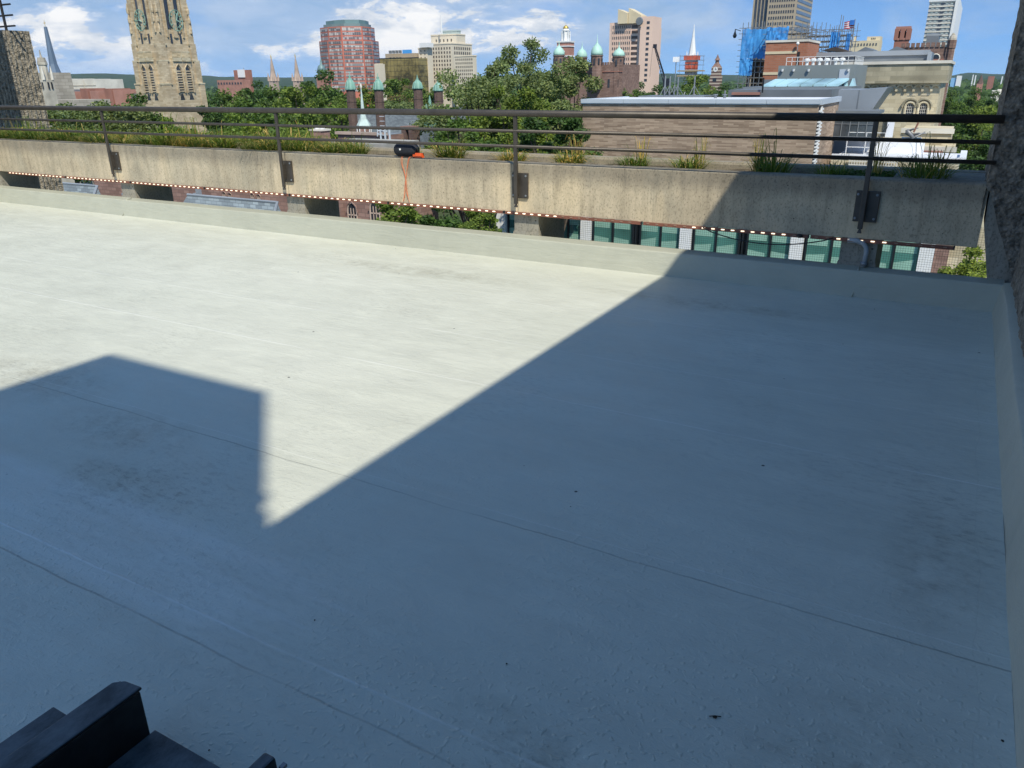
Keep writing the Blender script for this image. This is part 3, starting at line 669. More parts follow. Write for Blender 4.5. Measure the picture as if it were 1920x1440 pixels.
def tufts():
    var=[blade_mesh(10+i,280,.125,.24,(.35,.25,.5,.15)[i],.03) for i in range(4)]
    thin=blade_mesh(31,26,.26,.12,.7); dark=blade_mesh(32,220,.15,.30,.15,.06)
    def put(x,y,me,s,lab,g):
        o=bpy.data.objects.new('grass_tuft',me); COL.objects.link(o); o.location=(x,y,.755); o.rotation_euler=(0,0,R.uniform(0,6)); o.scale=(s,s,s*R.uniform(.9,1.2))
        tag(o,lab,'grass tuft',g)
    # dense row on the left, named by what they stand next to
    xs=[-13.2+.36*i+R.uniform(-.06,.06) for i in range(21)]
    for i,x in enumerate(xs):
        for yy in (6.48,6.76):
            lab='yellow green grass tuft in the dense row, '+('left of the first post' if x<-9.2 else 'between the first and second posts')+(', front side' if yy<6.6 else ', rear side')
            put(x+R.uniform(-.12,.12),yy+R.uniform(-.06,.06),(var+[dark,var[3]])[R.randrange(6)],R.uniform(.95,1.5),lab,'grass tufts packed in the left part of the planter')
    single=[(575,1.15,0,'half dry grass tuft just right of the second railing post'),(668,1.1,1,'green grass tuft between the second post and the black speaker'),(770,.85,2,'thin pale grass tuft behind the black speaker'),
            (845,1.2,0,'broad dry edged grass tuft right of the orange plug'),(962,1.0,2,'grass tuft with brown leaves behind the third railing post'),(1068,1.1,0,'tall grass tuft with seed stalks left of the brick box building'),
            (1188,1.0,3,'fresh green grass tuft in front of the brick wall, left one'),(1292,1.05,1,'grass tuft with a heap of dry leaves in front of the brick wall')]
    for px,s_,v,lab in single:
        p=onY(px,305,6.5); put(p.x,6.5,var[v],s_*1.05,lab,'single grass tufts spaced along the planter')
    for px,s_,lab in ((1446,1.25,'large dark green grass tuft in shade before the shadow edge'),(1560,1.0,'low shaded grass tuft left of the rightmost railing post'),(1735,1.4,'wide spraying grass tuft in shade right of the last post')):
        p=onY(px,318,6.5); put(p.x,6.5,dark,s_*.85,lab,'shaded grass tufts at the right of the planter')
    for px,lab in ((1078,'wispy seed stalks rising beside the tall sunlit tuft'),(1200,'wispy straw stalks before the left part of the brick wall'),(1420,'wispy dark stalks above the large shaded tuft'),(1640,'wispy thin stalks behind the last railing post'),(1760,'long thin stalks leaning over the wide shaded tuft'),(500,'straw coloured stalks standing up left of the second post'),(1310,'few thin stalks over the tuft with dry leaves')):
        p=onY(px,318,6.6); put(p.x,6.62,thin,1.0,lab,'thin grass stalks')
    # small box hedge at the right end
    m=M(); r=random.Random(5)
    for i in range(900):
        p=Vector((-.42-.25+r.uniform(-.16,.24),6.55+r.uniform(-.2,.25),.77+r.uniform(0,.045))); a=Vector((r.gauss(0,1),r.gauss(0,1),r.gauss(0,1))).normalized()*.012; b_=a.orthogonal().normalized()*.009
        m.quad(p-a-b_,p+a-b_,p+a+b_,p-a+b_)
    tag(m.build('ground_plant',MT['leafB'],loc=(-.6,6.55,.76)),'low dark mat of small leaves at the right end of the planter','plant')
tufts()
# ------------------------------------------------------------ city helpers
class B: pass
def cb(xl,xc,xr,py,d):
    v=ray(xc,py); t=d/math.hypot(v.x,v.y); b=B(); b.x1=v.x*t; b.y0=v.y*t; b.x0=b.y0*ratio(xl,py); b.y1=b.x1/ratio(xr,py); b.d=d
    b.c=(xc,py); return b
def zt(px,py,d): return H+d*te(px,py)
def wgrid(t,mesh_mat,face,u0,u1,z0,z1,nu,nz,fw,fh,plane,name='window',dep=.25,jit=None,limit=100):
    """windows on a wall; face 'f': u along X on the plane Y=plane, 's': u along Y on the plane X=plane"""
    du=(u1-u0)/nu; dz=(z1-z0)/nz; w,h=du*fw,dz*fh
    mb=M()
    if face=='f': mb.box(-w/2,w/2,-dep/2,dep/2,-h/2,h/2)
    else: mb.box(-dep/2,dep/2,-w/2,w/2,-h/2,h/2)
    me=rawmesh(mb,name,mesh_mat); pos=[]
    for k in range(nz-1,-1,-1):
        for i in range(nu):
            u=u0+du*(i+.5); z=z0+dz*(k+.5)
            pos.append((u,plane,z) if face=='f' else (plane,u,z))
    return copies(name,me,t,pos,limit=limit)
def left_far():
    # slim blue grey steeple
    d=420; p=atd(104,140,d); t=thing('blue_spire','slender blue grey metal church spire at the left of the stone bell tower','spire',(p.x,p.y,GZ))
    r=d*11.5/F*.9; zb=zt(104,143,d); top=zt(87,52,d)
    m=M(); m.lathe(p.x,p.y,[(r*1.25,zb-1),(r*.85,zb+1.2),(r*.55,zb+5),(r*.40,zb+11),(r*.22,zb+20),(r*.03,top)],8,.4); m.build('steeple',MT['zincb'],t)
    m=M(); m.lathe(p.x,p.y,[(.12,top),(.08,top+3)],5); m.box(p.x-.7,p.x+.7,p.y-.08,p.y+.08,top+1.7,top+2.0); m.build('cross',MT['gold'],t)
    m=M(); m.box(p.x-r*1.4,p.x+r*1.4,p.y-r*1.4,p.y+r*1.4,GZ,zb-1); m.build('tower_base',MT['pale'],t)
    # ornate stone tower with cupola
    d=130; b=cb(74,88,98,180,d); pp=atd(86,150,d); cx,cy=pp.x,pp.y
    t=thing('cupola_tower','pale carved stone tower with a small pointed cupola beside the ribbed pier','tower',(cx,cy,GZ))
    m=M(); w=d*7.5/F; z1=zt(85,150,d); z2=zt(80,123,d); z3=zt(74,112,d); z4=zt(72,104,d)
    m.box(cx-w,cx+w,cy-w,cy+w,GZ,z1); m.build('shaft',MT['palew'],t)
    m=M(); m.lathe(cx,cy,[(w*.82,z1),(w*.8,z2),(w*.95,z2+.1),(w*.95,z2+.4)],8); m.build('lantern',MT['palew'],t)
    m=M(); m.lathe(cx,cy,[(w*.9,z2+.4),(w*.7,z2+1.0),(w*.3,z3+.2),(.12,z4),(.05,z4+.7)],8); m.build('cupola',MT['lime'],t)
    wgrid(t,MT['dkglass'],'f',cx-w*.7,cx+w*.7,zt(90,168,d),zt(88,153,d),2,1,.35,.85,cy-w)
    wgrid(t,MT['dkglass'],'s',cy-w*.7,cy+w*.7,zt(90,168,d),zt(88,153,d),2,1,.35,.85,cx+w)
    me=rawmesh(M().lathe(0,0,[(.2,0),(.18,.8),(.02,1.8)],6),'pinnacle',MT['pale'])
    copies('pinnacle',me,t,[(cx+s1*w*.9,cy+s2*w*.9,z1) for s1 in(-1,1) for s2 in(-1,1)])
    # stone block right of it
    b=cb(86,100,112,200,150); t=thing('stone_hall','grey tan stone hall with a steep gable behind the cupola tower','building',(b.x0,b.y0,GZ))
    m=M(); z1=zt(97,136,150); m.box(b.x0,b.x1,b.y0,b.y1+3,GZ,z1); m.build('wall',MT['lime'],t)
    b=cb(78,140,146,200,140); z1=zt(120,188,140)
    m=M(); m.box(b.x0,b.x1,b.y0,b.y0+6,GZ,z1); m.build('low_wing',MT['lime'],t)
    wgrid(t,MT['dkglass'],'f',b.x0,b.x1,z1-3.4,z1-.6,7,1,.5,.7,b.y0)
    # pale flat stack building
    d=420; b=cb(108,180,184,160,d); t=thing('pale_block','long pale windowless block in three sections under the hills','building',(b.x0,b.y0,GZ))
    zt_=zt(150,147,d); L=(b.x1-b.x0)
    for i,(a,c) in enumerate(((0,.27),(.28,.7),(.71,1))):
        m=M(); m.box(b.x0+L*a,b.x0+L*c,b.y0,b.y0+14,GZ,zt_-(0,.2,.4)[i]); m.build('section',MT['pale'],t)
        m=M(); m.box(b.x0+L*a,b.x0+L*c,b.y0-.12,b.y0-.01,zt_-3.2,zt_-2.9); m.build('cornice',MT['lime'],t)
    # brick buildings with grey roofs
    d=260; b=cb(108,262,275,180,d); t=thing('brick_row','low red brick buildings with grey roofs left of the bell tower','building',(b.x0,b.y0,GZ))
    z1=zt(180,168,d); L=b.x1-b.x0; zz=[-.6,.2,-.4,.5,-.2,.4,.1]
    m=M(); m.box(b.x0,b.x1,b.y0,b.y0+10,GZ,z1-1.2); m.build('wall',MT['zinc'],t)
    for i,(a,c,mt) in enumerate(((0,.09,'redw'),(.12,.2,'zinc'),(.2,.31,'redw'),(.38,.47,'redb2'),(.5,.6,'redw'),(.68,.77,'redb2'),(.79,.9,'redw'))):
        m=M(); m.box(b.x0+L*a,b.x0+L*c,b.y0-1.5-i*.15,b.y0+4,GZ,z1-.2+zz[i]); m.build('bay',MT[mt],t)
    m=M(); m.box(b.x0,b.x1,b.y0+1,b.y0+7,z1-3,z1-.5,0,2.4); m.build('roof',MT['zinc'],t)
MT['palew']=plain('weathered_white_stone',(.50,.46,.38),.85,0,.3,.6); MT['zincb']=plain('blue_grey_lead',(.13,.18,.25),.45,.1,.1,.2)
MT['redw']=plain('faded_red_brick',(.40,.20,.155),.85,0,.18,.3); MT['redb2']=plain('dull_red_brick',(.33,.15,.11),.85,0,.18,.3)
left_far()
def harkness():
    d=220; b=cb(262,318,388,200,d); s=(b.x1-b.x0); s2=(b.y1-b.y0)
    cx,cy=(b.x0+b.x1)/2,(b.y0+b.y1)/2; hw=(s+s2)/4
    t=thing('bell_tower','tall tan stone gothic bell tower with green openwork clocks and louvred lancets','tower',(cx,cy,GZ))
    st=MT['hark']
    def z(y): return zt(330,y,d)
    zA,zB_,zC,zD=z(157),z(113),z(80),z(-40)
    m=M(); m.box(cx-hw,cx+hw,cy-hw,cy+hw,GZ,zA); m.box(cx-hw*.93,cx+hw*.93,cy-hw*.93,cy+hw*.93,zA,zB_); m.box(cx-hw*.89,cx+hw*.89,cy-hw*.89,cy+hw*.89,zB_,zC,.15,.15)
    m.box(cx-hw*.86,cx+hw*.86,cy-hw*.86,cy+hw*.86,zC,zD,1.0,1.0)
    m.build('shaft',st,t)
    # buttresses
    for s1 in (-1,1):
        for s3 in (-1,1):
            m=M(); w=hw*.30
            for za,zb_,k in ((GZ,zA,1.035),(zA,zB_,.985),(zB_,zC,.935),(zC,z(35),.90),(z(35),zD,.85)):
                x0=cx+s1*(hw*k); y0=cy+s3*(hw*k); m.box(min(x0,x0-s1*w),max(x0,x0-s1*w),min(y0,y0-s3*w),max(y0,y0-s3*w),za,zb_,0.02,0.02)
            m.build('buttress',st,t)
    # set-off ledges
    for y,k in ((157,1.05),(113,.985),(82,.93)):
        zz=z(y)
        for s1 in (-1,1):
            for s3 in (-1,1): m=M(); w=hw*.36; x0=cx+s1*hw*k; y0=cy+s3*hw*k; m.box(min(x0,x0-s1*w),max(x0,x0-s1*w),min(y0,y0-s3*w),max(y0,y0-s3*w),zz-.18,zz+.15); m.build('ledge',MT['ashl'],t)
    for face in 'fs':
        mb=M(); mb.box(-hw*.47,hw*.47,-.9,0,zA-.1,z(110)); m=M(); m.f=mb.f
        for (a,b_,c) in mb.v: m.v.append((cx+a,cy-hw-b_,c) if face=='f' else (cx+hw+b_,cy+a,c))
        m.build('lancet_panel',st,t)
    def faces():
        return (('f',cy-hw,cx),('s',cx+hw,cy))
    def place(face,u,dep,zc,mb):   # put mesh given in (u,out,z) onto face
        m=M(); m.f=mb.f
        for (a,b_,c) in mb.v:
            m.v.append((cx+u+a,cy-dep-b_,zc+c) if face=='f' else (cx+dep+b_,cy+u+a,zc+c))
        return m
    for face in 'fs':
        sgn=-1 if face=='f' else 1
        for u in (-hw*.24,hw*.24):
            # louvred lancet
            hgt=z(123)-z(172); w=hw*.135; mb=M(); 
            pts=[(-w,-hgt*.5),(w,-hgt*.5),(w,hgt*.36),(w*.6,hgt*.44),(0,hgt*.52),(-w*.6,hgt*.44),(-w,hgt*.36)]
            n=len(pts); mb.v=[(a,.03,c) for a,c in pts]+[(a,-.2,c) for a,c in pts]; mb.f=[tuple(range(n)),tuple(range(2*n-1,n-1,-1))]+[(i,(i+1)%n,n+(i+1)%n,n+i) for i in range(n)]
            o=place(face,u,hw*1.0,z(149),mb).build('lancet_opening',MT['dkglass'],t)
            lb=M()
            for k in range(9): zz=-hgt*.48+hgt*.88*k/9; lb.box(-w*.95,w*.95,.04,.25,zz,zz+hgt*.045)
            place(face,u,hw*1.0,z(149),lb).build('louvres',st,t)
            fr=M(); fr.box(-w*1.45,-w*1.05,.0,.4,-hgt*.52,hgt*.4); fr.box(w*1.05,w*1.45,.0,.4,-hgt*.52,hgt*.4); 
            for sg in (-1,1): fr.v+=[]; 
            fr.tube([(-w*1.25,.2,hgt*.4),(-w*.75,.2,hgt*.5),(0,.2,hgt*.6),(w*.75,.2,hgt*.5),(w*1.25,.2,hgt*.4)],w*.22,5)
            place(face,u,hw*1.0,z(149),fr).build('moulding',st,t)
            # small openings below
            lo=M(); hh=z(176)-z(188); lo.v=[(-w*.9,.04,-hh/2),(w*.9,.04,-hh/2),(w*.35,.04,hh/2),(-w*.35,.04,hh/2),(-w*.9,-.2,-hh/2),(w*.9,-.2,-hh/2),(w*.35,-.2,hh/2),(-w*.35,-.2,hh/2)]; lo.f=[(0,1,2,3),(7,6,5,4),(0,4,5,1),(1,5,6,2),(2,6,7,3),(3,7,4,0)]
            place(face,u,hw,z(182),lo).build('lower_opening',MT['dkglass'],t)
            # tall slots above
            sl=M(); h2=z(-30)-z(52); sl.box(-w*.6,w*.6,0.02,.2,-h2/2,h2/2); place(face,u,hw*.86-.25,z(11),sl).build('belfry_slot',MT['dkglass'],t)
            s3=M(); h3=z(62)-z(80); s3.box(-w*.35,w*.35,0.02,.12,-h3/2,h3/2); place(face,u,hw*.86,z(71),s3).build('slot_window',MT['dkglass'],t)
            # balcony
            bal=M(); bw=hw*.22; bh=z(97)-z(106)
            bal.box(-bw,bw,.0,.9,-bh*1.4,-bh*.6); bal.box(-bw,bw,.75,.95,bh*.5,bh*.75)
            for k in range(8): xx=-bw+2*bw*k/7; bal.box(xx-.06,xx+.06,.8,.92,-bh*.6,bh*.5)
            place(face,u,hw*.89,z(102),bal).build('balcony',MT['ashl'],t)
            # ribs beside slots
            rb=M()
            for dx in (-w*1.2,w*1.2): rb.box(dx-.14,dx+.14,0,.55,-h2/2-2,h2/2)
            place(face,u,hw*.86-.3,z(11),rb).build('rib',st,t)
        mr=M(); mr.box(-.35,.35,0,.5,-4,4); place(face,0,hw*.86-.2,z(35),mr).build('rib',st,t)
        # clock: openwork ring with numerals and hands
        ck=M(); r=hw*.33; K=28
        for rr,th in ((r,.10),(r*.66,.07)):
            pp=[(rr*math.cos(2*math.pi*i/K),.25,rr*1.25*math.sin(2*math.pi*i/K)) for i in range(K+1)]; ck.tube(pp,th,5)
        for i in range(12):
            a=2*math.pi*i/12; ck.tube([(r*.7*math.cos(a),.25,r*.88*math.sin(a)),(r*.97*math.cos(a),.25,r*1.2*math.sin(a))],.13,4)
        for i in range(8): a=2*math.pi*i/8; ck.tube([(0,.2,0),(r*.64*math.cos(a),.2,r*.8*math.sin(a))],.06,4)
        c=place(face,hw*.02+(hw*.1 if face=='s' else -hw*.12),hw*.86,z(36),ck).build('clock',MT['verdc'],t)
        hd=M(); hd.tube([(0,.5,0),(r*.2,.5,r*.85)],.09,4); hd.tube([(0,.5,0),(r*.5,.5,-r*.2)],.1,4)
        place(face,hw*.02+(hw*.1 if face=='s' else -hw*.12),hw*.86,z(36),hd).build('clock_hands',MT['verdl'],c)
        # crockets up the corners
        for zz in (z(50),z(30),z(12)):
            for u in (-hw*.8,hw*.8): cr=M(); cr.lathe(u,.3,[(.3,zz-1.2),(.34,zz-.3),(.2,zz+.2),(.03,zz+1.3)],6,.3); place(face,0,hw*.86,0,cr).build('crocket',st,t)
harkness()
def skyline():
    # distant brick group under left hills
    d=600; b=cb(408,455,470,160,d); t=thing('brick_hospital','low red brick building with a raised white fronted block left of the twin spires','building',(b.x0,b.y0,GZ))
    m=M(); m.box(b.x0,b.x1,b.y0,b.y1,GZ,zt(430,150,d)); m.build('wall',MT['redw'],t)
    wgrid(t,MT['dkglass'],'f',b.x0,b.x1,zt(430,160,d),zt(430,153,d),9,1,.5,.6,b.y0)
    q=cb(440,468,474,150,d+15); m=M(); m.box(q.x0,q.x1,q.y0,q.y1,GZ,zt(455,131,d+15)); m.build('upper_block',MT['redb2'],t)
    m=M(); L=q.x1-q.x0; m.box(q.x0+L*.3,q.x0+L*.75,q.y0-.6,q.y0-.05,zt(455,145,d+15),zt(455,131,d+15)+.3); m.build('white_panel',MT['white'],t)
    m=M(); m.lathe(q.x0+L*.5,q.y0+3,[(.25,zt(455,131,d+15)),(.15,zt(455,126,d+15))],5); m.build('mast',MT['zinc'],t)
    # twin spires
    for px,top,lab in ((513,107,'left one of the twin pinkish stone spires'),(558,105,'right one of the twin pinkish stone spires, nearer the red office tower')):
        d=520; p=atd(px,150,d); w=d*5.6/F; t=thing('stone_spire',lab,'spire',(p.x,p.y,GZ),'twin pink stone spires')
        zb=zt(px,152,d); z1=zt(px,top,d)
        m=M(); m.box(p.x-w,p.x+w,p.y-w,p.y+w,GZ,zb); m.build('tower',MT['spink'],t)
        m=M(); m.lathe(p.x,p.y,[(w*1.25,zb),(w*.75,zb+4),(w*.28,zb+11),(.08,z1)],8); m.build('spire',MT['spink'],t)
        me=rawmesh(M().lathe(0,0,[(.7,0),(.6,2),(.03,5)],6),'pinnacle',MT['spink']); copies('pinnacle',me,t,[(p.x+a*w,p.y+c*w,zb) for a in(-1,1) for c in(-1,1)])
        m=M(); m.lathe(p.x,p.y,[(.3,z1-1),(.35,z1),(.05,z1+1.5)],5); m.build('finial',MT['gold'],t)
    # red office tower: facetted plan
    d=640
    def P(px,dd,py=110): v=atd(px,py,dd); return (v.x,v.y)
    t0=atd(655,150,d); t=thing('red_office_tower','red granite office tower with ribbon windows and a grey green stepped top','building',(t0.x,t0.y,GZ))
    def tier(pxs,ds,ytop,ybot,zlow=None,rows=0,mat='redb',glassrows=None):
        pts=[P(a,c) for a,c in zip(pxs,ds)]; back=[P(pxs[-1]-4,ds[-1]+38),P(pxs[0]+4,ds[0]+38)]
        z1=zt(655,ytop,d); z0=GZ if zlow is None else zlow
        m=M(); m.prism(pts+back,z0,z1); m.build('wall_tier',MT[mat],t)
        zb=zt(655,ybot,d)
        if rows:
            hh=(z1-zb)/rows
            for i in range(len(pts)-1):
                a=Vector(pts[i]); c=Vector(pts[i+1]); u=(c-a).normalized(); nrm=Vector((u.y,-u.x)); L=(c-a).length
                for k in range(rows):
                    z=zb+hh*(k+.38); m=M(); a2=a+u*L*.05-nrm*.2; c2=c-u*L*.05-nrm*.2; a3=a+u*L*.05+nrm*.12; c3=c-u*L*.05+nrm*.12
                    m.prism([tuple(a3),tuple(c3),tuple(c2),tuple(a2)],z-hh*.32,z+hh*.36)
                    mt='blindw' if (k*7+i*3)%5==0 else 'towerwin'
                    o=m.build('window_band',MT[mt],t)
        return z1
    tier([601,617,644,683,700,712],[662,650,642,642,650,664],75,172,None,14)
    z_=tier([605,620,644,683,698,706],[668,657,648,648,657,668],48,73.5,None,3)
    tier([612,628,650,680,694,700],[674,664,656,656,664,674],41,48,z_,0,'roofgreen')
    tier([617,632,652,678,690,696],[680,668,660,660,668,680],33,48,z_,0,'roofgreen')
    # small dome left of red tower
    d2=480; p=atd(603,130,d2); t=thing('lead_dome','small grey green dome with a thin lantern left of the red office tower','dome',(p.x,p.y,GZ)); r=d2*7/F
    m=M(); m.lathe(p.x,p.y,[(r,zt(603,140,d2)),(r,zt(603,129,d2)),(r*.8,zt(603,124,d2)),(r*.3,zt(603,121,d2)),(r*.2,zt(603,114,d2)),(.05,zt(603,108,d2))],10); m.build('dome',MT['roofgreen'],t,True)
    m=M(); m.box(p.x-r,p.x+r,p.y-r,p.y+r,GZ,zt(603,140,d2)); m.build('drum',MT['redw'],t)
    # gold mirror glass block
    d=600; b=cb(713,783,786,130,d); t=thing('gold_glass_block','gold mirror glass office block with a tan penthouse and a blue rooftop panel','building',(b.x0,b.y0,GZ))
    m=M(); m.box(b.x0,b.x1,b.y0,b.y1+15,GZ,zt(750,109,d)); m.build('glass_wall',MT['goldglass'],t)
    m=M(); m.box(b.x0-.2,b.x1+.2,b.y0-.2,b.y1,zt(750,109,d),zt(750,108,d)+.2); m.build('parapet',MT['frame'],t)
    q=cb(722,776,778,100,d+12); m=M(); m.box(q.x0,q.x1,q.y0,q.y1+8,zt(750,109,d),zt(750,99.5,d+12)); m.build('penthouse',MT['tanc'],t)
    q=cb(756,773,774,96,d+5); m=M(); m.box(q.x0,q.x1,q.y0-1,q.y0-.5,zt(765,100,d+5),zt(765,93,d+5)); m.build('roof_panel',MT['skyb'],t)
    me=rawmesh(M().box(-.8,.8,-.8,.8,0,2),'roof_unit',MT['zinc']); copies('roof_unit',me,t,[(q.x0-5-3*i,q.y0+3,zt(750,99.5,d+12)) for i in range(4)])
    b=cb(703,713,714,140,d-25); t=thing('white_slab_building','narrow windowless pale slab between the red tower and the gold glass block','building',(b.x0,b.y0,GZ))
    m=M(); m.box(b.x0,b.x1,b.y0,b.y1+5,GZ,zt(708,120,d-25)); m.box(b.x0+.5,b.x1-.5,b.y0+.5,b.y1+4,zt(708,120,d-25),zt(708,119,d-25)); m.build('wall',MT['cream'],t)
    # cream art deco tower
    d=620; t0=atd(840,150,d); t=thing('cream_deco_tower','cream stepped art deco office tower with rows of small windows and a white mast','building',(t0.x,t0.y,GZ))
    def blk(xl,xc,xr,ytop,dd,name='wall_tier',mat='cream',low=None):
        b=cb(xl,xc,xr,130,dd); z1=zt(xc,ytop,dd); m=M(); m.box(b.x0,b.x1,b.y0,b.y1,GZ if low is None else low,z1); m.box(b.x0-.3,b.x1+.3,b.y0-.3,b.y1+.3,z1-.9,z1-.3); m.build(name,MT[mat],t); b.z=z1; return b
    b=blk(799,849,886,80,d); wgrid(t,MT['decowin'],'f',b.x0+1.5,b.x1-.8,zt(820,156,d),b.z-2.2,9,9,.42,.55,b.y0)
    b2=blk(786,803,812,89,d-10); wgrid(t,MT['decowin'],'f',b2.x0+.5,b2.x1-.5,zt(795,118,d),b2.z-1,2,4,.25,.4,b2.y0)
    b3=blk(853,888,894,103,d-22); wgrid(t,MT['decowin'],'f',b3.x0+.4,b3.x1-.4,zt(870,156,d-22),b3.z-1.6,9,7,.45,.55,b3.y0,limit=30)
    wgrid(t,MT['decowin'],'s',b.y0+2,b.y1-2,zt(870,103,d),b.z-2,8,2,.5,.6,b.x1,limit=10)
    b4=blk(811,858,874,63,d+8); wgrid(t,MT['decowin'],'f',b4.x0+3,b4.x1-3,zt(840,79,d),b4.z-2.5,5,1,.3,.5,b4.y0)
    b5=blk(829,860,866,56,d+14,'penthouse','roofgreen2')
    p=atd(828,60,d+6); m=M(); m.lathe(p.x,p.y,[(.8,zt(828,63,d)),(.5,zt(828,27,d))],6); m.build('mast',MT['white'],t)
    m=M(); q=atd(797,80,d-12); m.box(q.x-5,q.x+3,q.y,q.y+6,b2.z,b2.z+3.0); m.build('white_box',MT['white'],t)
    m=M(); q=atd(790,134,d-10); m.lathe(0,0,[(2.2,-.1),(2.2,.2)],14); m.v=[(q.x+v[0],b2.y0-.1-v[2],q.z+v[1]) for v in m.v]; m.build('round_window',MT['dkglass'],t)
    m=M(); m.box(q.x-2.2,q.x+2.2,b2.y0-.2,b2.y0-.05,q.z-12,q.z-4.2); m.build('tall_window',MT['dkglass'],t)
    # gold topped brick cupola tower
    d=430; p=atd(1060,120,d); t=thing('gilded_cupola_tower','red brick tower with white columned lantern and small gold dome','tower',(p.x,p.y,GZ)); w=d*11/F
    def z(y): return zt(1060,y,d)
    m=M(); m.box(p.x-w,p.x+w,p.y-w,p.y+w,GZ,z(80)); m.build('brick_shaft',MT['redw'],t)
    for ya,yb_ in ((107,104),(80,77),(88,86)): m=M(); m.box(p.x-w*1.1,p.x+w*1.1,p.y-w*1.1,p.y+w*1.1,z(ya),z(yb_)); m.build('white_cornice',MT['white'],t)
    m=M(); m.lathe(p.x,p.y,[(w*.55,z(77)),(w*.5,z(58)),(w*.65,z(58)),(w*.65,z(56.5)),(w*.5,z(56.5)),(w*.45,z(54))],8); m.build('lantern',MT['white'],t)
    me=rawmesh(M().lathe(0,0,[(.3,0),(.28,z(59)-z(77))],6),'column',MT['white']); copies('column',me,t,[(p.x+w*.68*math.cos(a),p.y+w*.68*math.sin(a),z(77)) for a in [i*math.pi/4+.2 for i in range(8)]])
    m=M(); m.lathe(p.x,p.y,[(w*.45,z(54)),(w*.42,z(51)),(w*.22,z(48.5)),(.08,z(47)),(.05,z(42))],10); m.build('gold_dome',MT['gold'],t,True)
    m=M(); m.box(p.x-1.2,p.x+1.2,p.y-w-.15,p.y-w-.02,z(97)-.35,z(97)+.35); m.box(p.x-.35,p.x+.35,p.y-w-.15,p.y-w-.02,z(97)-1.2,z(97)+1.2); m.build('white_cross_window',MT['white'],t)
    # castle like brownstone hall with four green onion domes
    d=240; b=cb(1045,1166,1171,150,d); t=thing('domed_stone_hall','battlemented brownstone hall with pale green onion domes on its turrets','building',(b.x0,b.y0,GZ))
    zz=zt(1150,121,d); m=M(); m.box(b.x0,b.x1,b.y0,b.y0+14,GZ,zz); m.build('wall',MT['bstone2'],t)
    m=M(); n=26
    for i in range(n): x=b.x0+(b.x1-b.x0)*i/n; m.box(x,x+(b.x1-b.x0)/n*.55,b.y0,b.y0+.6,zz,zz+.7)
    m.build('battlements',MT['bstone2'],t)
    m=M(); m.box(b.x0,b.x1+.2,b.y0-.2,b.y0-.01,zt(1150,135,d),zt(1150,133.5,d)); m.build('string_course',MT['redb2'],t)
    wgrid(t,MT['dkglass'],'f',b.x0+(b.x1-b.x0)*.74,b.x1,zt(1150,165,d),zt(1150,147,d),2,1,.22,.85,b.y0)
    for px,yt,yb,w_ in ((1048,84,104,9.5),(1091,88,108,9),(1119,78,104,10),(1160,88,106,10)):
        p=atd(px,110,d+2 if px!=1091 else d+9); dd=math.hypot(p.x,p.y); w=dd*w_/F; z0=zt(px,yb,dd)
        m=M(); m.lathe(p.x,p.y,[(w,GZ if px>1150 else zz-6),(w,z0-.2),(w*1.12,z0-.2),(w*1.12,z0)],8,.39); tt=m.build('turret',MT['bstone2'],t)
        r=w*1.02; hh=zt(px,yt,dd)-z0
        m=M(); m.lathe(p.x,p.y,[(r*.98,z0),(r*1.02,z0+hh*.18),(r*.92,z0+hh*.42),(r*.62,z0+hh*.66),(r*.25,z0+hh*.82),(r*.12,z0+hh*.95),(.08,z0+hh*1.2),(.03,z0+hh*1.55)],14); m.build('onion_dome',MT['verdl'],tt,True)
        m=M(); 
        for i in range(8): a=.39+math.pi/8+i*math.pi/4; m.box(p.x+w*.93*math.cos(a)-.22,p.x+w*.93*math.cos(a)+.22,p.y+w*.93*math.sin(a)-.22,p.y+w*.93*math.sin(a)+.22,z0-2.4,z0-.8)
        m.build('slit_windows',MT['dkglass'],tt)
    # pink tower
    d=560; t0=atd(1180,150,d); t=thing('pink_office_tower','pink precast office tower with strip windows and a sloping cream rooftop','building',(t0.x,t0.y,GZ))
    b=cb(1140,1196,1200,150,d); z1=zt(1165,41,d); m=M(); m.box(b.x0,b.x1,b.y0,b.y0+18,GZ,z1); m.build('main_wall',MT['pink'],t)
    L=b.x1-b.x0
    ws=wgrid(t,MT['dkglass'],'f',b.x0+L*.09,b.x0+L*.70,zt(1165,155,d),z1-1.2,1,11,.98,.52,b.y0,'strip_window')
    me=rawmesh(M().box(-.25,.25,-.3,.1,-2.5,2.5),'mullion',MT['pink'])
    wgrid(t,MT['brglass'],'f',b.x0+L*.73,b.x0+L*.93,zt(1165,155,d),z1-1.2,1,11,.98,.55,b.y0,'brown_window')
    m=M()
    for i in range(11):
        x=b.x0+L*.09+L*.61*i/10; m.box(x-.25,x+.25,b.y0-.35,b.y0-.13,zt(1165,155,d),z1-1.2)
    m.build('mullions',MT['pink'],t)
    q=cb(1196,1219,1223,150,d-6); z2=zt(1208,32,d); m=M(); m.box(q.x0,q.x1,q.y0,q.y0+16,GZ,z2); m.build('stair_wing',MT['pink'],t)
    wgrid(t,MT['dkglass'],'f',q.x0+(q.x1-q.x0)*.5,q.x0+(q.x1-q.x0)*.75,zt(1208,155,d),z2-2,1,12,.9,.5,q.y0,'slit_window')
    q2=cb(1219,1224,1226,150,d+4); m=M(); m.box(q2.x0,q2.x1,q2.y0,q2.y0+12,GZ,zt(1220,51,d)); m.build('low_wing',MT['pink'],t)
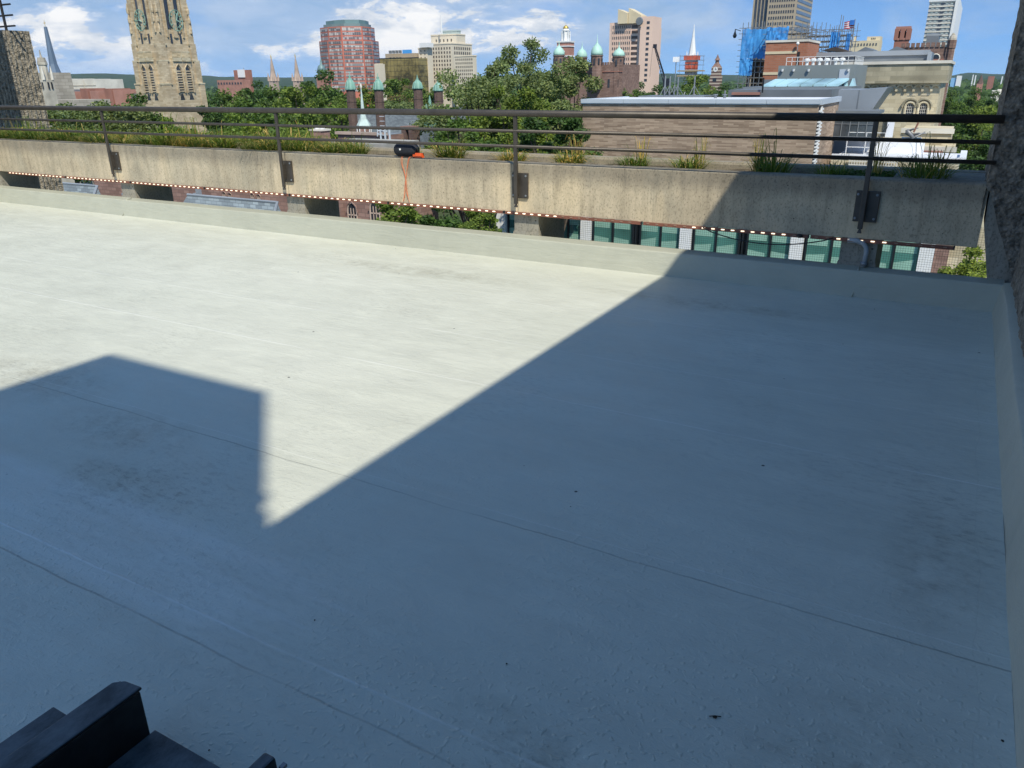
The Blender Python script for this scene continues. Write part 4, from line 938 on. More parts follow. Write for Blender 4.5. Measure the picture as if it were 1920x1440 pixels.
    def slant(xl,xr,yl,yr,dd):
        a=atd(xl,yl,dd); c=atd(xr,yr,dd); m=M(); zb=z1-1
        m.v=[(a.x,a.y,zb),(c.x,a.y,zb),(c.x,a.y+10,zb),(a.x,a.y+10,zb),(a.x,a.y,a.z),(c.x,a.y,c.z),(c.x,a.y+10,c.z),(a.x,a.y+10,a.z)]; m.f=[(3,2,1,0),(4,5,6,7),(0,1,5,4),(1,2,6,5),(2,3,7,6),(3,0,4,7)]; return m
    slant(1159,1179,17,25,d+2).build('sloping_top',MT['creamy'],t); slant(1179,1206,15,29,d+1).build('sloping_top',MT['creamy'],t)
    m=M(); p=atd(1199,40,d-5); m.lathe(0,0,[(2.6,0),(2.2,.6)],12); m.v=[(p.x+v[0],p.y-v[2],p.z+v[1]) for v in m.v]; m.build('dish',MT['zinc'],t)
    # crane
    d=330; a=atd(1250,165,d); c=atd(1228,87,d); t=thing('lattice_crane','black lattice boom crane leaning left beside the pink tower','crane',(a.x,a.y,GZ))
    m=M(); ax=(c-a); w=.75
    for o in ((-w,0),(w,0),(0,w)): m.tube([a+Vector((o[0],o[1],0)),c+Vector((o[0]*.35,o[1]*.35,0))],.17,5)
    K=22
    for i in range(K):
        p0=a+ax*i/K; p1=a+ax*(i+1)/K; s_=1 if i%2 else -1; f0=1-.65*i/K
        m.tube([p0+Vector((-w*s_*f0,0,0)),p1+Vector((w*s_*f0,0,0))],.10,4)
    m.build('boom',MT['crane'],t)
    m=M(); m.box(c.x-.6,c.x+.6,c.y-.5,c.y+.5,c.z-.6,c.z+.8); m.build('boom_head',MT['crane'],t)
    m=M(); m.tube([c+Vector((-.9,0,0)),Vector((c.x-1.5,c.y,a.z+4))],.05,4); m.build('hoist_cable',MT['crane'],t)
    m=M(); m.box(a.x-1.5,a.x+1.5,a.y-1.5,a.y+1.5,GZ+3,a.z+3.5,0.3,0.3); m.box(a.x-3,a.x+3,a.y-2,a.y+4,GZ,GZ+3); m.build('cab',MT['crane'],t)
    # white steeple wrapped in scaffold
    d=480; p=atd(1296,130,d); t=thing('scaffolded_steeple','white church steeple with red netted scaffold round its tower','steeple',(p.x,p.y,GZ))
    def z(y): return zt(1296,y,d)
    w=d*8/F
    m=M(); m.box(p.x-w,p.x+w,p.y-w,p.y+w,GZ,z(107)); m.build('tower',MT['white'],t)
    m=M(); m.box(p.x-w*.85,p.x+w*.85,p.y-w*.85,p.y+w*.85,z(107),z(104)); m.lathe(p.x,p.y,[(w*.85,z(105)),(w*.72,z(97)),(w*.3,z(70)),(w*.3,z(68)),(.12,z(50))],8,.39); m.lathe(p.x,p.y,[(.4,z(50)),(.1,z(46))],5); m.build('spire',MT['white'],t)
    me=rawmesh(M().lathe(0,0,[(.35,0),(.3,1.6),(.03,3)],5),'pinnacle',MT['white']); copies('pinnacle',me,t,[(p.x+a_*w*.9,p.y+c_*w*.9,z(106)) for a_ in(-1,1) for c_ in(-1,1)])
    sc=w*1.55
    for y0,y1 in ((104,113),(116,121),(122,130)):
        m=M(); k=sc*(.86 if y0<115 else .70)
        for s1,s2,e1,e2 in ((-1,-1,1,-1),(1,-1,1,1)):
            m.box(p.x+min(s1,e1)*k-.05,p.x+max(s1,e1)*k+.05,p.y+min(s2,e2)*k-.05,p.y+max(s2,e2)*k+.05,z(y1),z(y0))
        m.build('netting',MT['netred'],t)
    m=M()
    for s1 in (-1,-.33,.33,1):
        for s2 in (-1,1):
            m.tube([(p.x+s1*sc*1.25,p.y+s2*sc*1.25,z(147)),(p.x+s1*sc*1.25,p.y+s2*sc*1.25,z(103))],.1,4)
    for y in (147,141,132,122,113,105):
        k=sc*1.3
        for s2 in (-1,1): m.tube([(p.x-k*1.1,p.y+s2*k,z(y)),(p.x+k*1.1,p.y+s2*k,z(y))],.12,4); m.tube([(p.x+s2*k,p.y-k*1.1,z(y)),(p.x+s2*k,p.y+k*1.1,z(y))],.12,4)
    m.build('scaffold_tubes',MT['steel'],t)
    m=M(); 
    for y in (143,134): m.box(p.x-sc*1.5,p.x+sc*1.5,p.y-sc*1.5,p.y+sc*1.5,z(y),z(y)+.5)
    m.build('timber_deck',MT['wood'],t)
    # clock tower
    d=460; p=atd(1343,140,d); w=d*7/F; t=thing('clock_steeple','narrow dark stone clock tower with tapering spire right of the scaffolded steeple','clock tower',(p.x,p.y,GZ))
    def z(y): return zt(1343,y,d)
    m=M(); m.box(p.x-w*1.2,p.x+w*1.2,p.y-w*1.2,p.y+w*1.2,GZ,z(143)); m.box(p.x-w,p.x+w,p.y-w,p.y+w,z(143),z(126)); 
    m.build('shaft',MT['striped'],t)
    m=M(); m.box(p.x-w*1.1,p.x+w*1.1,p.y-w*1.1,p.y+w*1.1,z(143),z(142)); m.box(p.x-w*.95,p.x+w*.95,p.y-w*.95,p.y+w*.95,z(126),z(119),w*.5,w*.5); m.lathe(p.x,p.y,[(w*.5,z(119)),(w*.42,z(113)),(w*.75,z(113)),(w*.4,z(109)),(.1,z(102))],8); m.build('spire',MT['bstone2'],t)
    m=M(); m.lathe(0,0,[(w*.55,0),(w*.55,.15)],16); m.v=[(p.x+v[0],p.y-w-.02-v[2],z(130)+v[1]) for v in m.v]; c=m.build('clock_face',MT['white'],t)
    m=M(); m.tube([(p.x,p.y-w-.3,z(130)),(p.x,p.y-w-.3,z(130)+w*.4)],.12,4); m.tube([(p.x,p.y-w-.3,z(130)),(p.x+w*.3,p.y-w-.3,z(130))],.12,4); m.build('clock_hands',MT['frame'],c)
    m=M(); m.box(p.x-w*.45,p.x+w*.45,p.y-w*1.2-.1,p.y-w*1.2-.01,z(153),z(146)); m.build('arched_opening',MT['dkglass'],t)
    # tall tan office tower cut by the top of the frame
    d=470; b=cb(1407,1489,1519,45,d); t=thing('tan_office_tower','tall tan precast office tower cut by the top of the picture behind the scaffold','building',(b.x0,b.y0,GZ)); L=b.x1-b.x0
    z1=zt(1460,-60,d); m=M(); m.box(b.x0+L*.36,b.x1,b.y0,b.y1,GZ,z1); m.box(b.x0,b.x0+L*.34,b.y0+2,b.y1,GZ,z1); m.build('wall',MT['tanc'],t)
    for a in (.05,.13,.21,.29): 
        m=M(); m.box(b.x0+L*a,b.x0+L*(a+.045),b.y0+1.7,b.y0+1.98,GZ,z1); m.build('vertical_glass',MT['dkglass'],t)
    dz=(zt(1460,0,d)-zt(1460,48,d))/4.4; zb=zt(1460,60,d)
    wgrid(t,MT['dkglass'],'f',b.x0+L*.39,b.x1-.6,zb,zb+dz*10,11,10,.55,.5,b.y0)
    wgrid(t,MT['grglass'],'s',b.y0+.8,b.y1-.5,zb,zb+dz*10,1,10,.95,.55,b.x1,'side_window_band')
    # white slab highrise at right
    d=420; b=cb(1738,1786,1795,35,d); t=thing('white_slab_highrise','tall white and grey slab highrise cut by the top of the picture','building',(b.x0,b.y0,GZ)); L=b.x1-b.x0
    z1=zt(1760,3,d); zb=zt(1750,78,d)
    m=M(); m.box(b.x0,b.x1,b.y0,b.y1+12,GZ,z1); m.build('wall',MT['greycl'],t); m=M(); m.box(b.x1-.0,b.x1+1.2,b.y0-.8,b.y1+12,GZ,z1+1.5); m.build('white_fin',MT['white'],t)
    m=M(); m.box(b.x0-.3,b.x1+.3,b.y0-.6,b.y1+12,z1,z1+4); m.build('white_crown',MT['white'],t)
    dz=(z1-zb)/9.5
    m=M()
    for i in range(14): m.box(b.x0,b.x1,b.y0-.35,b.y0-.05,z1-dz*i-.5,z1-dz*i)
    m.build('floor_bands',MT['pale'],t)
    wgrid(t,MT['dkwin2'],'f',b.x0+L*.06,b.x1-L*.04,z1-dz*12,z1,5,12,.55,.42,b.y0)
    wgrid(t,MT['dkglass'],'f',b.x0+L*.45,b.x0+L*.62,z1-dz*12,z1,1,12,.8,.45,b.y0-.1,'door_window')
    # cream low building
    d=380; b=cb(1592,1647,1652,90,d); t=thing('cream_flat_block','cream building with a roof terrace of small windows left of the brick carillon','building',(b.x0,b.y0,GZ)); L=b.x1-b.x0
    m=M(); m.box(b.x0,b.x1,b.y0,b.y0+12,GZ,zt(1620,76,d)); m.box(b.x0+L*.55,b.x1,b.y0+2,b.y0+10,zt(1620,76,d),zt(1635,68,d)); m.box(b.x0+L*.08,b.x0+L*.16,b.y0+3,b.y0+5,zt(1620,76,d),zt(1600,68,d)); m.build('wall',MT['creamy'],t)
    wgrid(t,MT['dkglass'],'f',b.x0+L*.05,b.x1-L*.04,zt(1620,88,d),zt(1620,79,d),9,1,.4,.5,b.y0); wgrid(t,MT['dkglass'],'f',b.x0+L*.68,b.x0+L*.85,zt(1620,75,d),zt(1620,70,d),3,1,.5,.6,b.y0+2)
MT['spink']=plain('pinkish_sandstone',(.46,.35,.285),.9,0,.25,.2); MT['bstone2']=brick('old_brownstone',(.25,.155,.125),(.37,.245,.20),(.2,.13,.11),.9,.4,.03,.9,.4,.15)
MT['skyb']=plain('blue_panel',(.08,.35,.75),.4); MT['roofgreen2']=plain('pale_green_roof',(.42,.50,.48),.6); MT['creamy']=plain('cream_yellow_stone',(.66,.56,.38),.8,0,.1,.1)
MT['greycl']=plain('grey_cladding',(.40,.41,.40),.6,0,.1,.1); MT['dkwin2']=plain('pale_green_window',(.46,.52,.49),.3,0,.3,.2)
def striped():
    n=NT('striped_stone',.85); sp=n.new('ShaderNodeSeparateXYZ'); n.L.new(n.co,sp.inputs[0])
    n.color(n.mix(n.math('LESS_THAN',n.math('FRACT',n.math('DIVIDE',sp.outputs[2],1.6)),.42),(.13,.08,.07),(.50,.42,.34))); return n.m
MT['striped']=striped()
def towerwin(name,c1,c2):
    n=NT(name,.3,0,.6); sp=n.new('ShaderNodeSeparateXYZ'); n.L.new(n.co,sp.inputs[0])
    u=n.math('ADD',n.math('MULTIPLY',sp.outputs[0],.8),n.math('MULTIPLY',sp.outputs[1],.6))
    fr=n.math('LESS_THAN',n.math('FRACT',n.math('DIVIDE',u,1.5)),.2)
    cell=n.new('ShaderNodeTexWhiteNoise'); cell.noise_dimensions='2D'; cb_=n.new('ShaderNodeCombineXYZ'); n.L.new(n.math('FLOOR',n.math('DIVIDE',u,1.5)),cb_.inputs[0]); n.L.new(n.math('FLOOR',n.math('DIVIDE',sp.outputs[2],3.0)),cb_.inputs[1]); n.L.new(cb_.outputs[0],cell.inputs[0])
    c=n.ramp(cell.outputs[0],(.0,c1),(.55,c1),(.6,c2),(1,c2)); n.color(n.mix(fr,c,(.30,.25,.22))); return n.m
MT['towerwin']=towerwin('ribbon_window_glass',(.13,.13,.135),(.40,.39,.38)); MT['blindw']=towerwin('ribbon_window_blinds',(.24,.24,.24),(.55,.53,.49))
MT['decowin']=plain('bronze_window',(.10,.085,.07),.4,0,.3,.3)
skyline()
# ------------------------------------------------------------ mid distance: college roofs with green turrets
def college():
    d=150
    for px,yt,yb,yc,lab in ((660,135,168,262,'brown stone turret with green copper ogee cap, nearest the white spire'),(712,137,168,235,'brown stone turret with green copper cap right of the white spire'),(785,140,166,225,'green capped turret in front of the cream tower'),(823,146,170,215,'green capped turret half hidden by the big tree')):
        dd=d if px<780 else d*1.18; p=atd(px,200,dd); r=dd*8.3/F
        t=thing('copper_turret',lab,'turret',(p.x,p.y,GZ),'green capped stone turrets')
        z0=zt(px,yb,dd); z1=zt(px,yt,dd); hh=z1-z0
        m=M(); m.lathe(p.x,p.y,[(r,GZ),(r,z0-2.2),(r*1.06,z0-2.1),(r*1.06,z0-1.9),(r*.97,z0-1.9),(r*.97,z0-.1)],8,.39); m.build('stone_shaft',MT['dbrick'],t)
        m=M(); m.lathe(p.x,p.y,[(r*1.12,z0-.1),(r*1.1,z0+hh*.06),(r*.95,z0+hh*.2),(r*.85,z0+hh*.38),(r*.5,z0+hh*.56),(r*.22,z0+hh*.66),(r*.3,z0+hh*.72),(r*.1,z0+hh*.8),(.04,z1)],12); cap=m.build('copper_cap',MT['verd'],t,True)
        m=M(); 
        for i in range(8): a=i*math.pi/4; m.tube([(p.x+r*1.12*math.cos(a),p.y+r*1.12*math.sin(a),z0),(p.x+r*.87*math.cos(a),p.y+r*.87*math.sin(a),z0+hh*.38),(p.x+r*.24*math.cos(a),p.y+r*.24*math.sin(a),z0+hh*.64)],.05,4)
        m.build('ribs',MT['verdl'],cap)
    # grey roof hall joining the turrets
    b=cb(628,770,790,225,165); t=thing('slate_roof_hall','long hall with a dark slate roof behind the white spire','building',(b.x0,b.y0,GZ))
    zr=zt(700,219,165); m=M(); m.box(b.x0,b.x1,b.y0,b.y0+12,GZ,zr-7); m.build('wall',MT['dbrick'],t)
    m=M(); m.v=[(b.x0,b.y0-1,zr-7),(b.x1,b.y0-1,zr-7),(b.x1,b.y0+13,zr-7),(b.x0,b.y0+13,zr-7),(b.x0+1,b.y0+6,zr),(b.x1-1,b.y0+6,zr)]; m.f=[(0,1,5,4),(2,3,4,5),(1,2,5),(3,0,4),(3,2,1,0)]; m.build('roof',MT['slate'],t)
    b=cb(838,900,925,220,175); t=thing('slate_gable_hall','stone hall with slate roof glimpsed behind the big tree','building',(b.x0,b.y0,GZ))
    zr=zt(860,190,175); m=M(); m.box(b.x0,b.x1,b.y0,b.y0+12,GZ,zr-5); m.build('wall',MT['dbrick'],t)
    m=M(); m.v=[(b.x0,b.y0-1,zr-5),(b.x1,b.y0-1,zr-5),(b.x1,b.y0+13,zr-5),(b.x0,b.y0+13,zr-5),(b.x0+1,b.y0+6,zr),(b.x1-1,b.y0+6,zr)]; m.f=[(0,1,5,4),(2,3,4,5),(1,2,5),(3,0,4),(3,2,1,0)]; m.build('roof',MT['slate'],t)
    # green copper crest
    p=atd(806,190,160); t=thing('copper_crest','spiky green copper roof ornament left of the big tree','ornament',(p.x,p.y,p.z-3)); 
    m=M()
    for i,(dx,h_) in enumerate(((-1.6,1.3),(-.9,2.1),(0,3.4),(.9,2.1),(1.6,1.3))): m.lathe(p.x+dx,p.y,[(.35,p.z-3),(.3,p.z-3+h_*.6),(.5,p.z-3+h_*.65),(.05,p.z-3+h_*1.2)],5)
    m.box(p.x-2,p.x+2,p.y-.3,p.y+.3,p.z-4.5,p.z-2.6); m.build('crest',MT['verd'],t)
    # near flat roof with white spire, chimney and ladder
    d=62; b=cb(634,722,762,262,d); t=thing('brown_parapet_block','low reddish stone roof block with a pale coping below the white spire','building',(b.x0,b.y0,GZ)); z1=zt(722,254,d)
    b.y1=min(b.y1,b.y0+14)
    m=M(); m.box(b.x0,b.x1,b.y0,b.y1,GZ,z1); m.build('wall',MT['bstone'],t); m=M(); m.box(b.x0-.15,b.x1+.15,b.y0-.15,b.y0+.2,z1,z1+.2); m.build('coping',MT['spink'],t); m=M(); m.box(b.x0,b.x1,b.y0+.201,b.y1,z1,z1+.03); m.build('roof_surface',MT['zinc'],t)
    p=atd(683,245,d+6); t=thing('white_fleche','slender pale green white metal spire on a small octagonal cap','spire',(p.x,p.y,z1))
    r=.21; z0=zt(683,232,d+6); zt1=zt(680,160,d+6)
    m=M(); m.lathe(p.x,p.y,[(r*2.9,z0-.25),(r*2.8,z0-.1),(r*1.5,z0+.35),(r*.95,z0+.75),(r*.75,z0+1.0),(.03,zt1-.2)],8); m.build('spire',MT['fleche'],t)
    m=M(); m.lathe(p.x,p.y,[(r*2.5,z1-2.2),(r*2.5,z0-.25)],8); m.build('drum',MT['bstone'],t); m=M(); m.lathe(p.x,p.y,[(.07,zt1-.25),(.1,zt1-.1),(.05,zt1+.15)],6); m.build('finial',MT['pale'],t)
    me=rawmesh(M().lathe(0,0,[(.05,0),(.05,.85)],5),'baluster',MT['white']); copies('baluster',me,t,[(p.x+r*2.7*math.cos(a),p.y+r*2.7*math.sin(a),z0-1.1) for a in [i*math.pi/4 for i in range(8)]])
    m=M(); p=atd(724,278,d-1)
    for dx in (-.42,0,.42): m.box(p.x+dx-.05,p.x+dx+.05,p.y-.05,p.y+.05,p.z-3,zt(724,240,d-1))
    for i in range(9): m.box(p.x-.42,p.x,p.y-.03,p.y+.03,p.z-.4+.33*i,p.z-.36+.33*i)
    tag(m.build('white_ladder',MT['coping'],loc=(p.x,p.y,p.z)),'pale metal access ladder on the wall of the reddish roof block','ladder')
    m=M(); a=atd(708,238,d); 
    m=M(); m.tube([atd(708,245,d),atd(726,246,d)],.05,4); m.tube([atd(708,251,d),atd(726,252,d)],.05,4); m.tube([atd(708,240,d),atd(708,256,d)],.05,4)
    tag(m.build('guard_rail',MT['coping'],loc=tuple(a)),'short white guard rail at the head of the pale ladder','railing')
    d=58; p=atd(602,265,d); w=.47; t=thing('capped_chimney','short round topped brick chimney standing left of the reddish roof block','chimney',(p.x,p.y,p.z-3)); z1=zt(602,245,d)
    m=M(); m.box(p.x-w,p.x+w,p.y-w,p.y+w,p.z-12,z1); m.build('stack',MT['bstone'],t); m=M(); m.box(p.x-w*1.15,p.x+w*1.15,p.y-w*1.1,p.y+w*1.1,z1,z1+.12); m.build('cap',MT['pale'],t)
    me=rawmesh(M().lathe(0,0,[(.2,0),(.2,.12),(.1,.2)],10),'flue',MT['hedge']); copies('flue',me,t,[(p.x-.2,p.y,z1+.12),(p.x+.22,p.y,z1+.12)])
    p=atd(772,262,64); w=.5; t=thing('brick_chimney','twin slotted brick chimney under the lower rail right of the ladder','chimney',(p.x,p.y,p.z-3)); z1=zt(772,240,64)
    m=M(); m.box(p.x-w*1.2,p.x-w*.4,p.y-w,p.y+w,p.z-12,z1); m.box(p.x+w*.2,p.x+w*.9,p.y-w,p.y+w,p.z-12,z1); m.build('stack',MT['dbrick'],t); m=M(); m.box(p.x-w*1.3,p.x+w*1.1,p.y-w*1.1,p.y+w*1.1,z1,z1+.15); m.build('cap',MT['bstone'],t)
    # slope of roof in front of the block
    b=cb(598,722,740,275,56); m=M(); z1=zt(650,272,56); m.box(b.x0,b.x1,b.y0,b.y0+4,GZ,z1); 
    tag(m.build('flat_stone_roof',MT['pale2'],loc=(b.x0,b.y0,GZ)),'grey flat roof strip just above the planter near the second post','roof')
MT['fleche']=plain('weathered_white_copper',(.50,.60,.56),.5,0,.2,1.5); MT['pale2']=plain('grey_roof_stone',(.36,.35,.32),.85,0,.2,1)
college()
def below():
    """what shows through the gap under the planter"""
    # brownstone gothic range
    Y=36
    def X(px,y): return Y*ratio(px,y)
    def zz(px,y): return zY(px,y,Y)
    x0=X(178,350); x1=X(712,400)
    t=thing('gothic_range','reddish brownstone college range with arched windows seen below the planter','building',(x0,Y,GZ))
    m=M(); m.box(x0,x1,Y,Y+6,GZ,-3.2); m.build('wall',MT['bstone'],t)
    def arch(px,y,w,h,Yp,name='arched_window'):
        c=onY(px,y,Yp); pts=[(-w/2,-h/2),(w/2,-h/2),(w/2,h*.12)]+[(w/2*math.cos(a),h*.12+h*.38*math.sin(a)**.85) for a in [math.pi*i/8 for i in range(1,8)]]+[(-w/2,h*.12)]
        n=len(pts)
        m=M(); m.v=[(c.x+a,Yp-.03,c.z+b_) for a,b_ in pts]+[(c.x+a,Yp+.05,c.z+b_) for a,b_ in pts]; m.f=[tuple(range(n)),tuple(range(2*n-1,n-1,-1))]+[(i,(i+1)%n,n+(i+1)%n,n+i) for i in range(n)]
        o=m.build(name,MT['dkglass'],t)
        f=M(); f.tube([(c.x+a*1.12,Yp-.05,c.z+b_*1.06) for a,b_ in pts+[pts[0]]],w*.07,5)
        for k in (-.17,.17): f.box(c.x+w*k-w*.03,c.x+w*k+w*.03,Yp-.07,Yp-.03,c.z-h/2,c.z+h*.3)
        f.box(c.x-w/2,c.x+w/2,Yp-.07,Yp-.031,c.z-.03,c.z+.04)
        f.build('stone_tracery',MT['spink'],o)
        hd=M(); hd.tube([(c.x-w*.72,Yp-.1,c.z+h*.1),(c.x-w*.6,Yp-.1,c.z+h*.38),(c.x,Yp-.1,c.z+h*.62),(c.x+w*.6,Yp-.1,c.z+h*.38),(c.x+w*.72,Yp-.1,c.z+h*.1)],w*.06,5); hd.build('hood_mould',MT['bstone'],o)
    arch(662,403,.62,1.35,Y); arch(704,400,.62,1.35,Y); 
    arch(422,368,.30,.55,Y); arch(433,370,.30,.55,Y); arch(475,371,.3,.55,Y); arch(487,373,.3,.55,Y)
    # chimney breast and bands
    m=M(); c=onY(640,395,Y); m.box(c.x-.25,c.x+.25,Y-.35,Y-.01,GZ,-4); m.build('buttress',MT['bstone'],t)
    m=M(); c=onY(680,415,Y); m.box(c.x-1.6,x1,Y-.12,Y-.01,c.z-.1,c.z+.05); m.build('string_course',MT['spink'],t)
    # slate roof in front, lower left
    t=thing('slate_roof_wing','lower wing with blue grey slate roof and lead ridge under the planter','building',(x0,33,GZ))
    a0=onY(108,349,33); a1=onY(212,357,33)
    def roof(pl,pr,yr,ye,Ya,name):
        # ridge at px row yr (plane Ya), eave at row ye (plane Ya-4)
        r0=onY(pl,yr[0],Ya); r1=onY(pr,yr[1],Ya); z_=(r0.z+r1.z)/2
        m=M(); e=3.2; m.v=[(r0.x,Ya,z_),(r1.x,Ya,z_),(r1.x+1.2,Ya-3,z_-e),(r0.x-.4,Ya-3,z_-e),(r1.x+1.2,Ya+.1,z_-e),(r0.x,Ya+.1,z_-e)]; m.f=[(0,3,2,1),(1,2,4),(0,5,3),(0,1,4,5)]; m.build('roof_slope',MT['slatel'],t)
        m=M(); m.tube([(r0.x,Ya,z_+.02),(r1.x,Ya,z_+.02),(r1.x+1.2,Ya-3,z_-e)],.09,6); m.build('lead_ridge',MT['zincl'],t)
        w=M(); w.box(r0.x,r1.x+1.2,Ya-2.7,Ya,GZ,z_-e); w.build('wall',MT['bstone'],t)
    roof(100,182,(343,349),(365,370),32,'a'); roof(352,520,(366,380),(385,398),31,'b')
    for px,lab in ((228,'stepped lead flashing at the left roof end'),(362,'stepped lead flashing at the middle roof end')):
        m=M(); c=onY(px,362,31.5)
        for i in range(4): m.box(c.x-.6+.28*i,c.x-.32+.28*i,31.5,31.7,c.z-.9,c.z-.55+.27*i)
        m.build('step_flashing',MT['zincl'],t)
    # college building with green glass bays and brick box
    Y=49
    r=[-.5847,-.447,-.3026,-.1613,-.0179]
    XB=[Y*q for q in r]
    t=thing('glass_wall_gallery','modern gallery with white mullions and green tinted windows seen below the planter','building',(XB[0],Y,GZ))
    m=M(); m.box(XB[0]-.4,XB[4]+.4,Y+.35,Y+14,GZ,-5.6); m.build('floor_slab',MT['frame'],t)
    me=rawmesh(M().box(-.37,.37,-.12,.34,-(GZ+5.6)/-2,(5.6+GZ)/-2),'x',MT['white'])
    m=M(); hh=(-5.6-GZ)/2; m.box(-.37,.37,-.12,.34,-hh,hh); me=rawmesh(m,'white_mullion',MT['white'])
    copies('white_mullion',me,t,[(x,Y,-5.6-hh) for x in XB])
    bay=XB[2]-XB[1]
    m=M(); m.box(XB[0],XB[4],Y-.05,Y+.3,-5.6,-5.2); m.build('top_edge',MT['frame'],t)
    glassm=[];
    for i in range(4):
        for half in (0,1):
            w0=XB[i]+.37+.12+half*(bay/2-.12); w1=w0+bay/2-.62
            if half==0: w1=w0+bay/2-.55
            for zc in (-8.3,-12.6):
                fr=M(); 
                z0,z1=zc-1.9,zc+1.9
                for a,b_ in ((w0,w0+.1),((w0+w1)/2-.06,(w0+w1)/2+.06),(w1-.1,w1)): fr.box(a,b_,Y+.06,Y+.2,z0,z1)
                fr.box(w0,w1,Y+.065,Y+.19,z0-.12,z0); fr.box(w0,w1,Y+.065,Y+.19,z1,z1+.12)
                g=M(); g.quad((w0,Y+.16,z0),(w1,Y+.16,z0),(w1,Y+.16,z1),(w0,Y+.16,z1)); g.quad((w0,Y+.3,z0),(w1,Y+.3,z0),(w1,Y+.3,z1),(w0,Y+.3,z1))
                o=g.build('window',MT['grnglass'],t); fr.build('frame',MT['frame'],o)
                rr=random.Random(i*7+half); bl=M()
                for a,b_ in ((w0+.1,(w0+w1)/2-.06),((w0+w1)/2+.06,w1-.1)):
                    ww=b_-a; bl.quad((a,Y+.15,z0),(a+ww*rr.uniform(.6,.95),Y+.15,z0),(a+ww*.8,Y+.15,zc-.2+rr.uniform(-.2,.2)),(a,Y+.15,zc-.25))
                    bl.quad((a,Y+.15,zc+.35),(a+ww*.85,Y+.15,zc+.35),(a+ww*.85,Y+.15,z1),(a,Y+.15,z1))
                bl.build('blind',MT['grnblind'],o)
                si=M(); si.box(w0-.02,w1+.02,Y-.02,Y+.06,z0-.16,z0-.125); si.build('sill',MT['coping'],o)
        pm=M(); pm.box(XB[i]+bay/2-.12,XB[i]+bay/2+.0,Y-.02,Y+.3,GZ,-5.6); pm.box(XB[i]+bay/2+.08,XB[i]+bay/2+.16,Y-.02,Y+.3,GZ,-5.6); pm.build('dark_pier',MT['frame'],t)
    m=M(); m.box(XB[4]+.38,XB[4]+1.1,Y+.02,Y+2,GZ,-4.8); m.build('brick_end',MT['bstone'],t); m=M(); m.box(XB[4]+1.1,XB[4]+3.4,Y+.6,Y+3,GZ,-5.0); m.build('stone_end',MT['ashl'],t)
    # brick box above
    b=cb(1105,1535,1575,184,49/math.cos(math.atan(ratio(1535,187)))); Yf=Y-.2
    x0,x1=XB[1]-.35,Yf*ratio(1536,187); z1=zY(1300,186,Yf); zl=-5.3; yb=x1/ratio(1575,180)
    t=thing('brick_box_gallery','windowless taupe brick box with a white metal roof edge behind the planter','building',(x0,Yf,GZ))
    m=M(); m.box(x0,x1,Yf,yb,zl,z1-.28); m.build('wall',MT['tanb'],t)
    for i in range(5):
        L=(x1-x0+.2)/5; m=M(); m.box(x0-.1+L*i+.008,x0-.1+L*(i+1)-.008,Yf-.12,Yf+.15,z1-.24,z1); m.box(x0-.1+L*i+.008,x0-.1+L*(i+1)-.008,Yf-.06,Yf-.01,z1-.30,z1-.24); m.build('coping_panel',MT['coping'],t)
    m=M(); m.box(x1-.12,x1+.12,Yf+.16,yb,z1-.30,z1); m.build('side_coping',MT['coping'],t); m=M(); m.box(x0-.1,x0+.1,Yf+.16,yb,z1-.3,z1); m.build('side_coping',MT['coping'],t)
    m=M(); m.box(x0+.1,x1-.12,Yf+.15,yb,z1-.28,z1-.06); m.build('roof_membrane',MT['membrane'],t)
    me=rawmesh(M().box(0,.012,0,.38,0,.07),'slat',MT['white']); me2=rawmesh(M().box(0,.012,0,.30,0,.07),'slat',MT['white'])
    n=26; Ls=(z1-.5-zl)/n
    m=M(); m.box(x1-.0,x1+.01,Yf+.25,Yf+1.45,zl,z1-.4); m.build('louvre_back',MT['voidm'],t)
    copies('slat',rawmesh(M().box(0,.10,0,.52,0,.095),'slat',MT['white']),t,[(x1+.01,Yf+.30,zl+Ls*i) for i in range(n)]+[(x1+.01,Yf+.90,zl+Ls*(i+.5)) for i in range(n)])
    m=M(); m.box(x1+.01,x1+.12,Yf+.84,Yf+.88,zl,z1-.4); m.build('louvre_post',MT['white'],t)
    # antennas on roof
    labs=['thin antenna mast on the brick box roof with a spread foot, leftmost','second antenna mast close to the leftmost on the white roof','tall mast with a white box lamp on the white roof','whip antenna on tripod foot below the scaffolded steeple','antenna pole right of the timber decked steeple base']
    for i,(px,y0,y1) in enumerate(((1246,176,142),(1255,176,143),(1264,176,115),(1270,177,144),(1301,176,143))):
        Ya=Yf+9+i*.5; pb=onY(px,y0-1,Ya); zt_=zY(px,y1,Ya); zb=z1-.06
        t=thing('antenna_mast',labs[i],'antenna',(pb.x,Ya,zb))
        m=M(); m.tube([(pb.x,Ya,zb),(pb.x,Ya,zt_)],.035 if i==2 else .055,6); m.build('mast',MT['steel'],t)
        m=M()
        for a in (0,2.09,4.19): m.tube([(pb.x+.5*math.cos(a),Ya+.5*math.sin(a),zb),(pb.x,Ya,zb+.75)],.025,4)
        m.build('tripod',MT['steel'],t)
        if i==2:
            m=M(); m.box(pb.x-.2,pb.x+.2,Ya-.15,Ya+.15,zt_-.05,zt_+.3); m.build('lamp_box',MT['white'],t)
    m=M(); c=onY(1270,176,Yf+10); m.box(c.x-2.2,c.x+2.6,Yf+7.8,Yf+11.2,z1-.06,z1+.03); tag(m.build('roof_mat',MT['zinc'],loc=(c.x,Yf+10,z1)),'dark grey mat under the antenna masts on the white roof','mat')
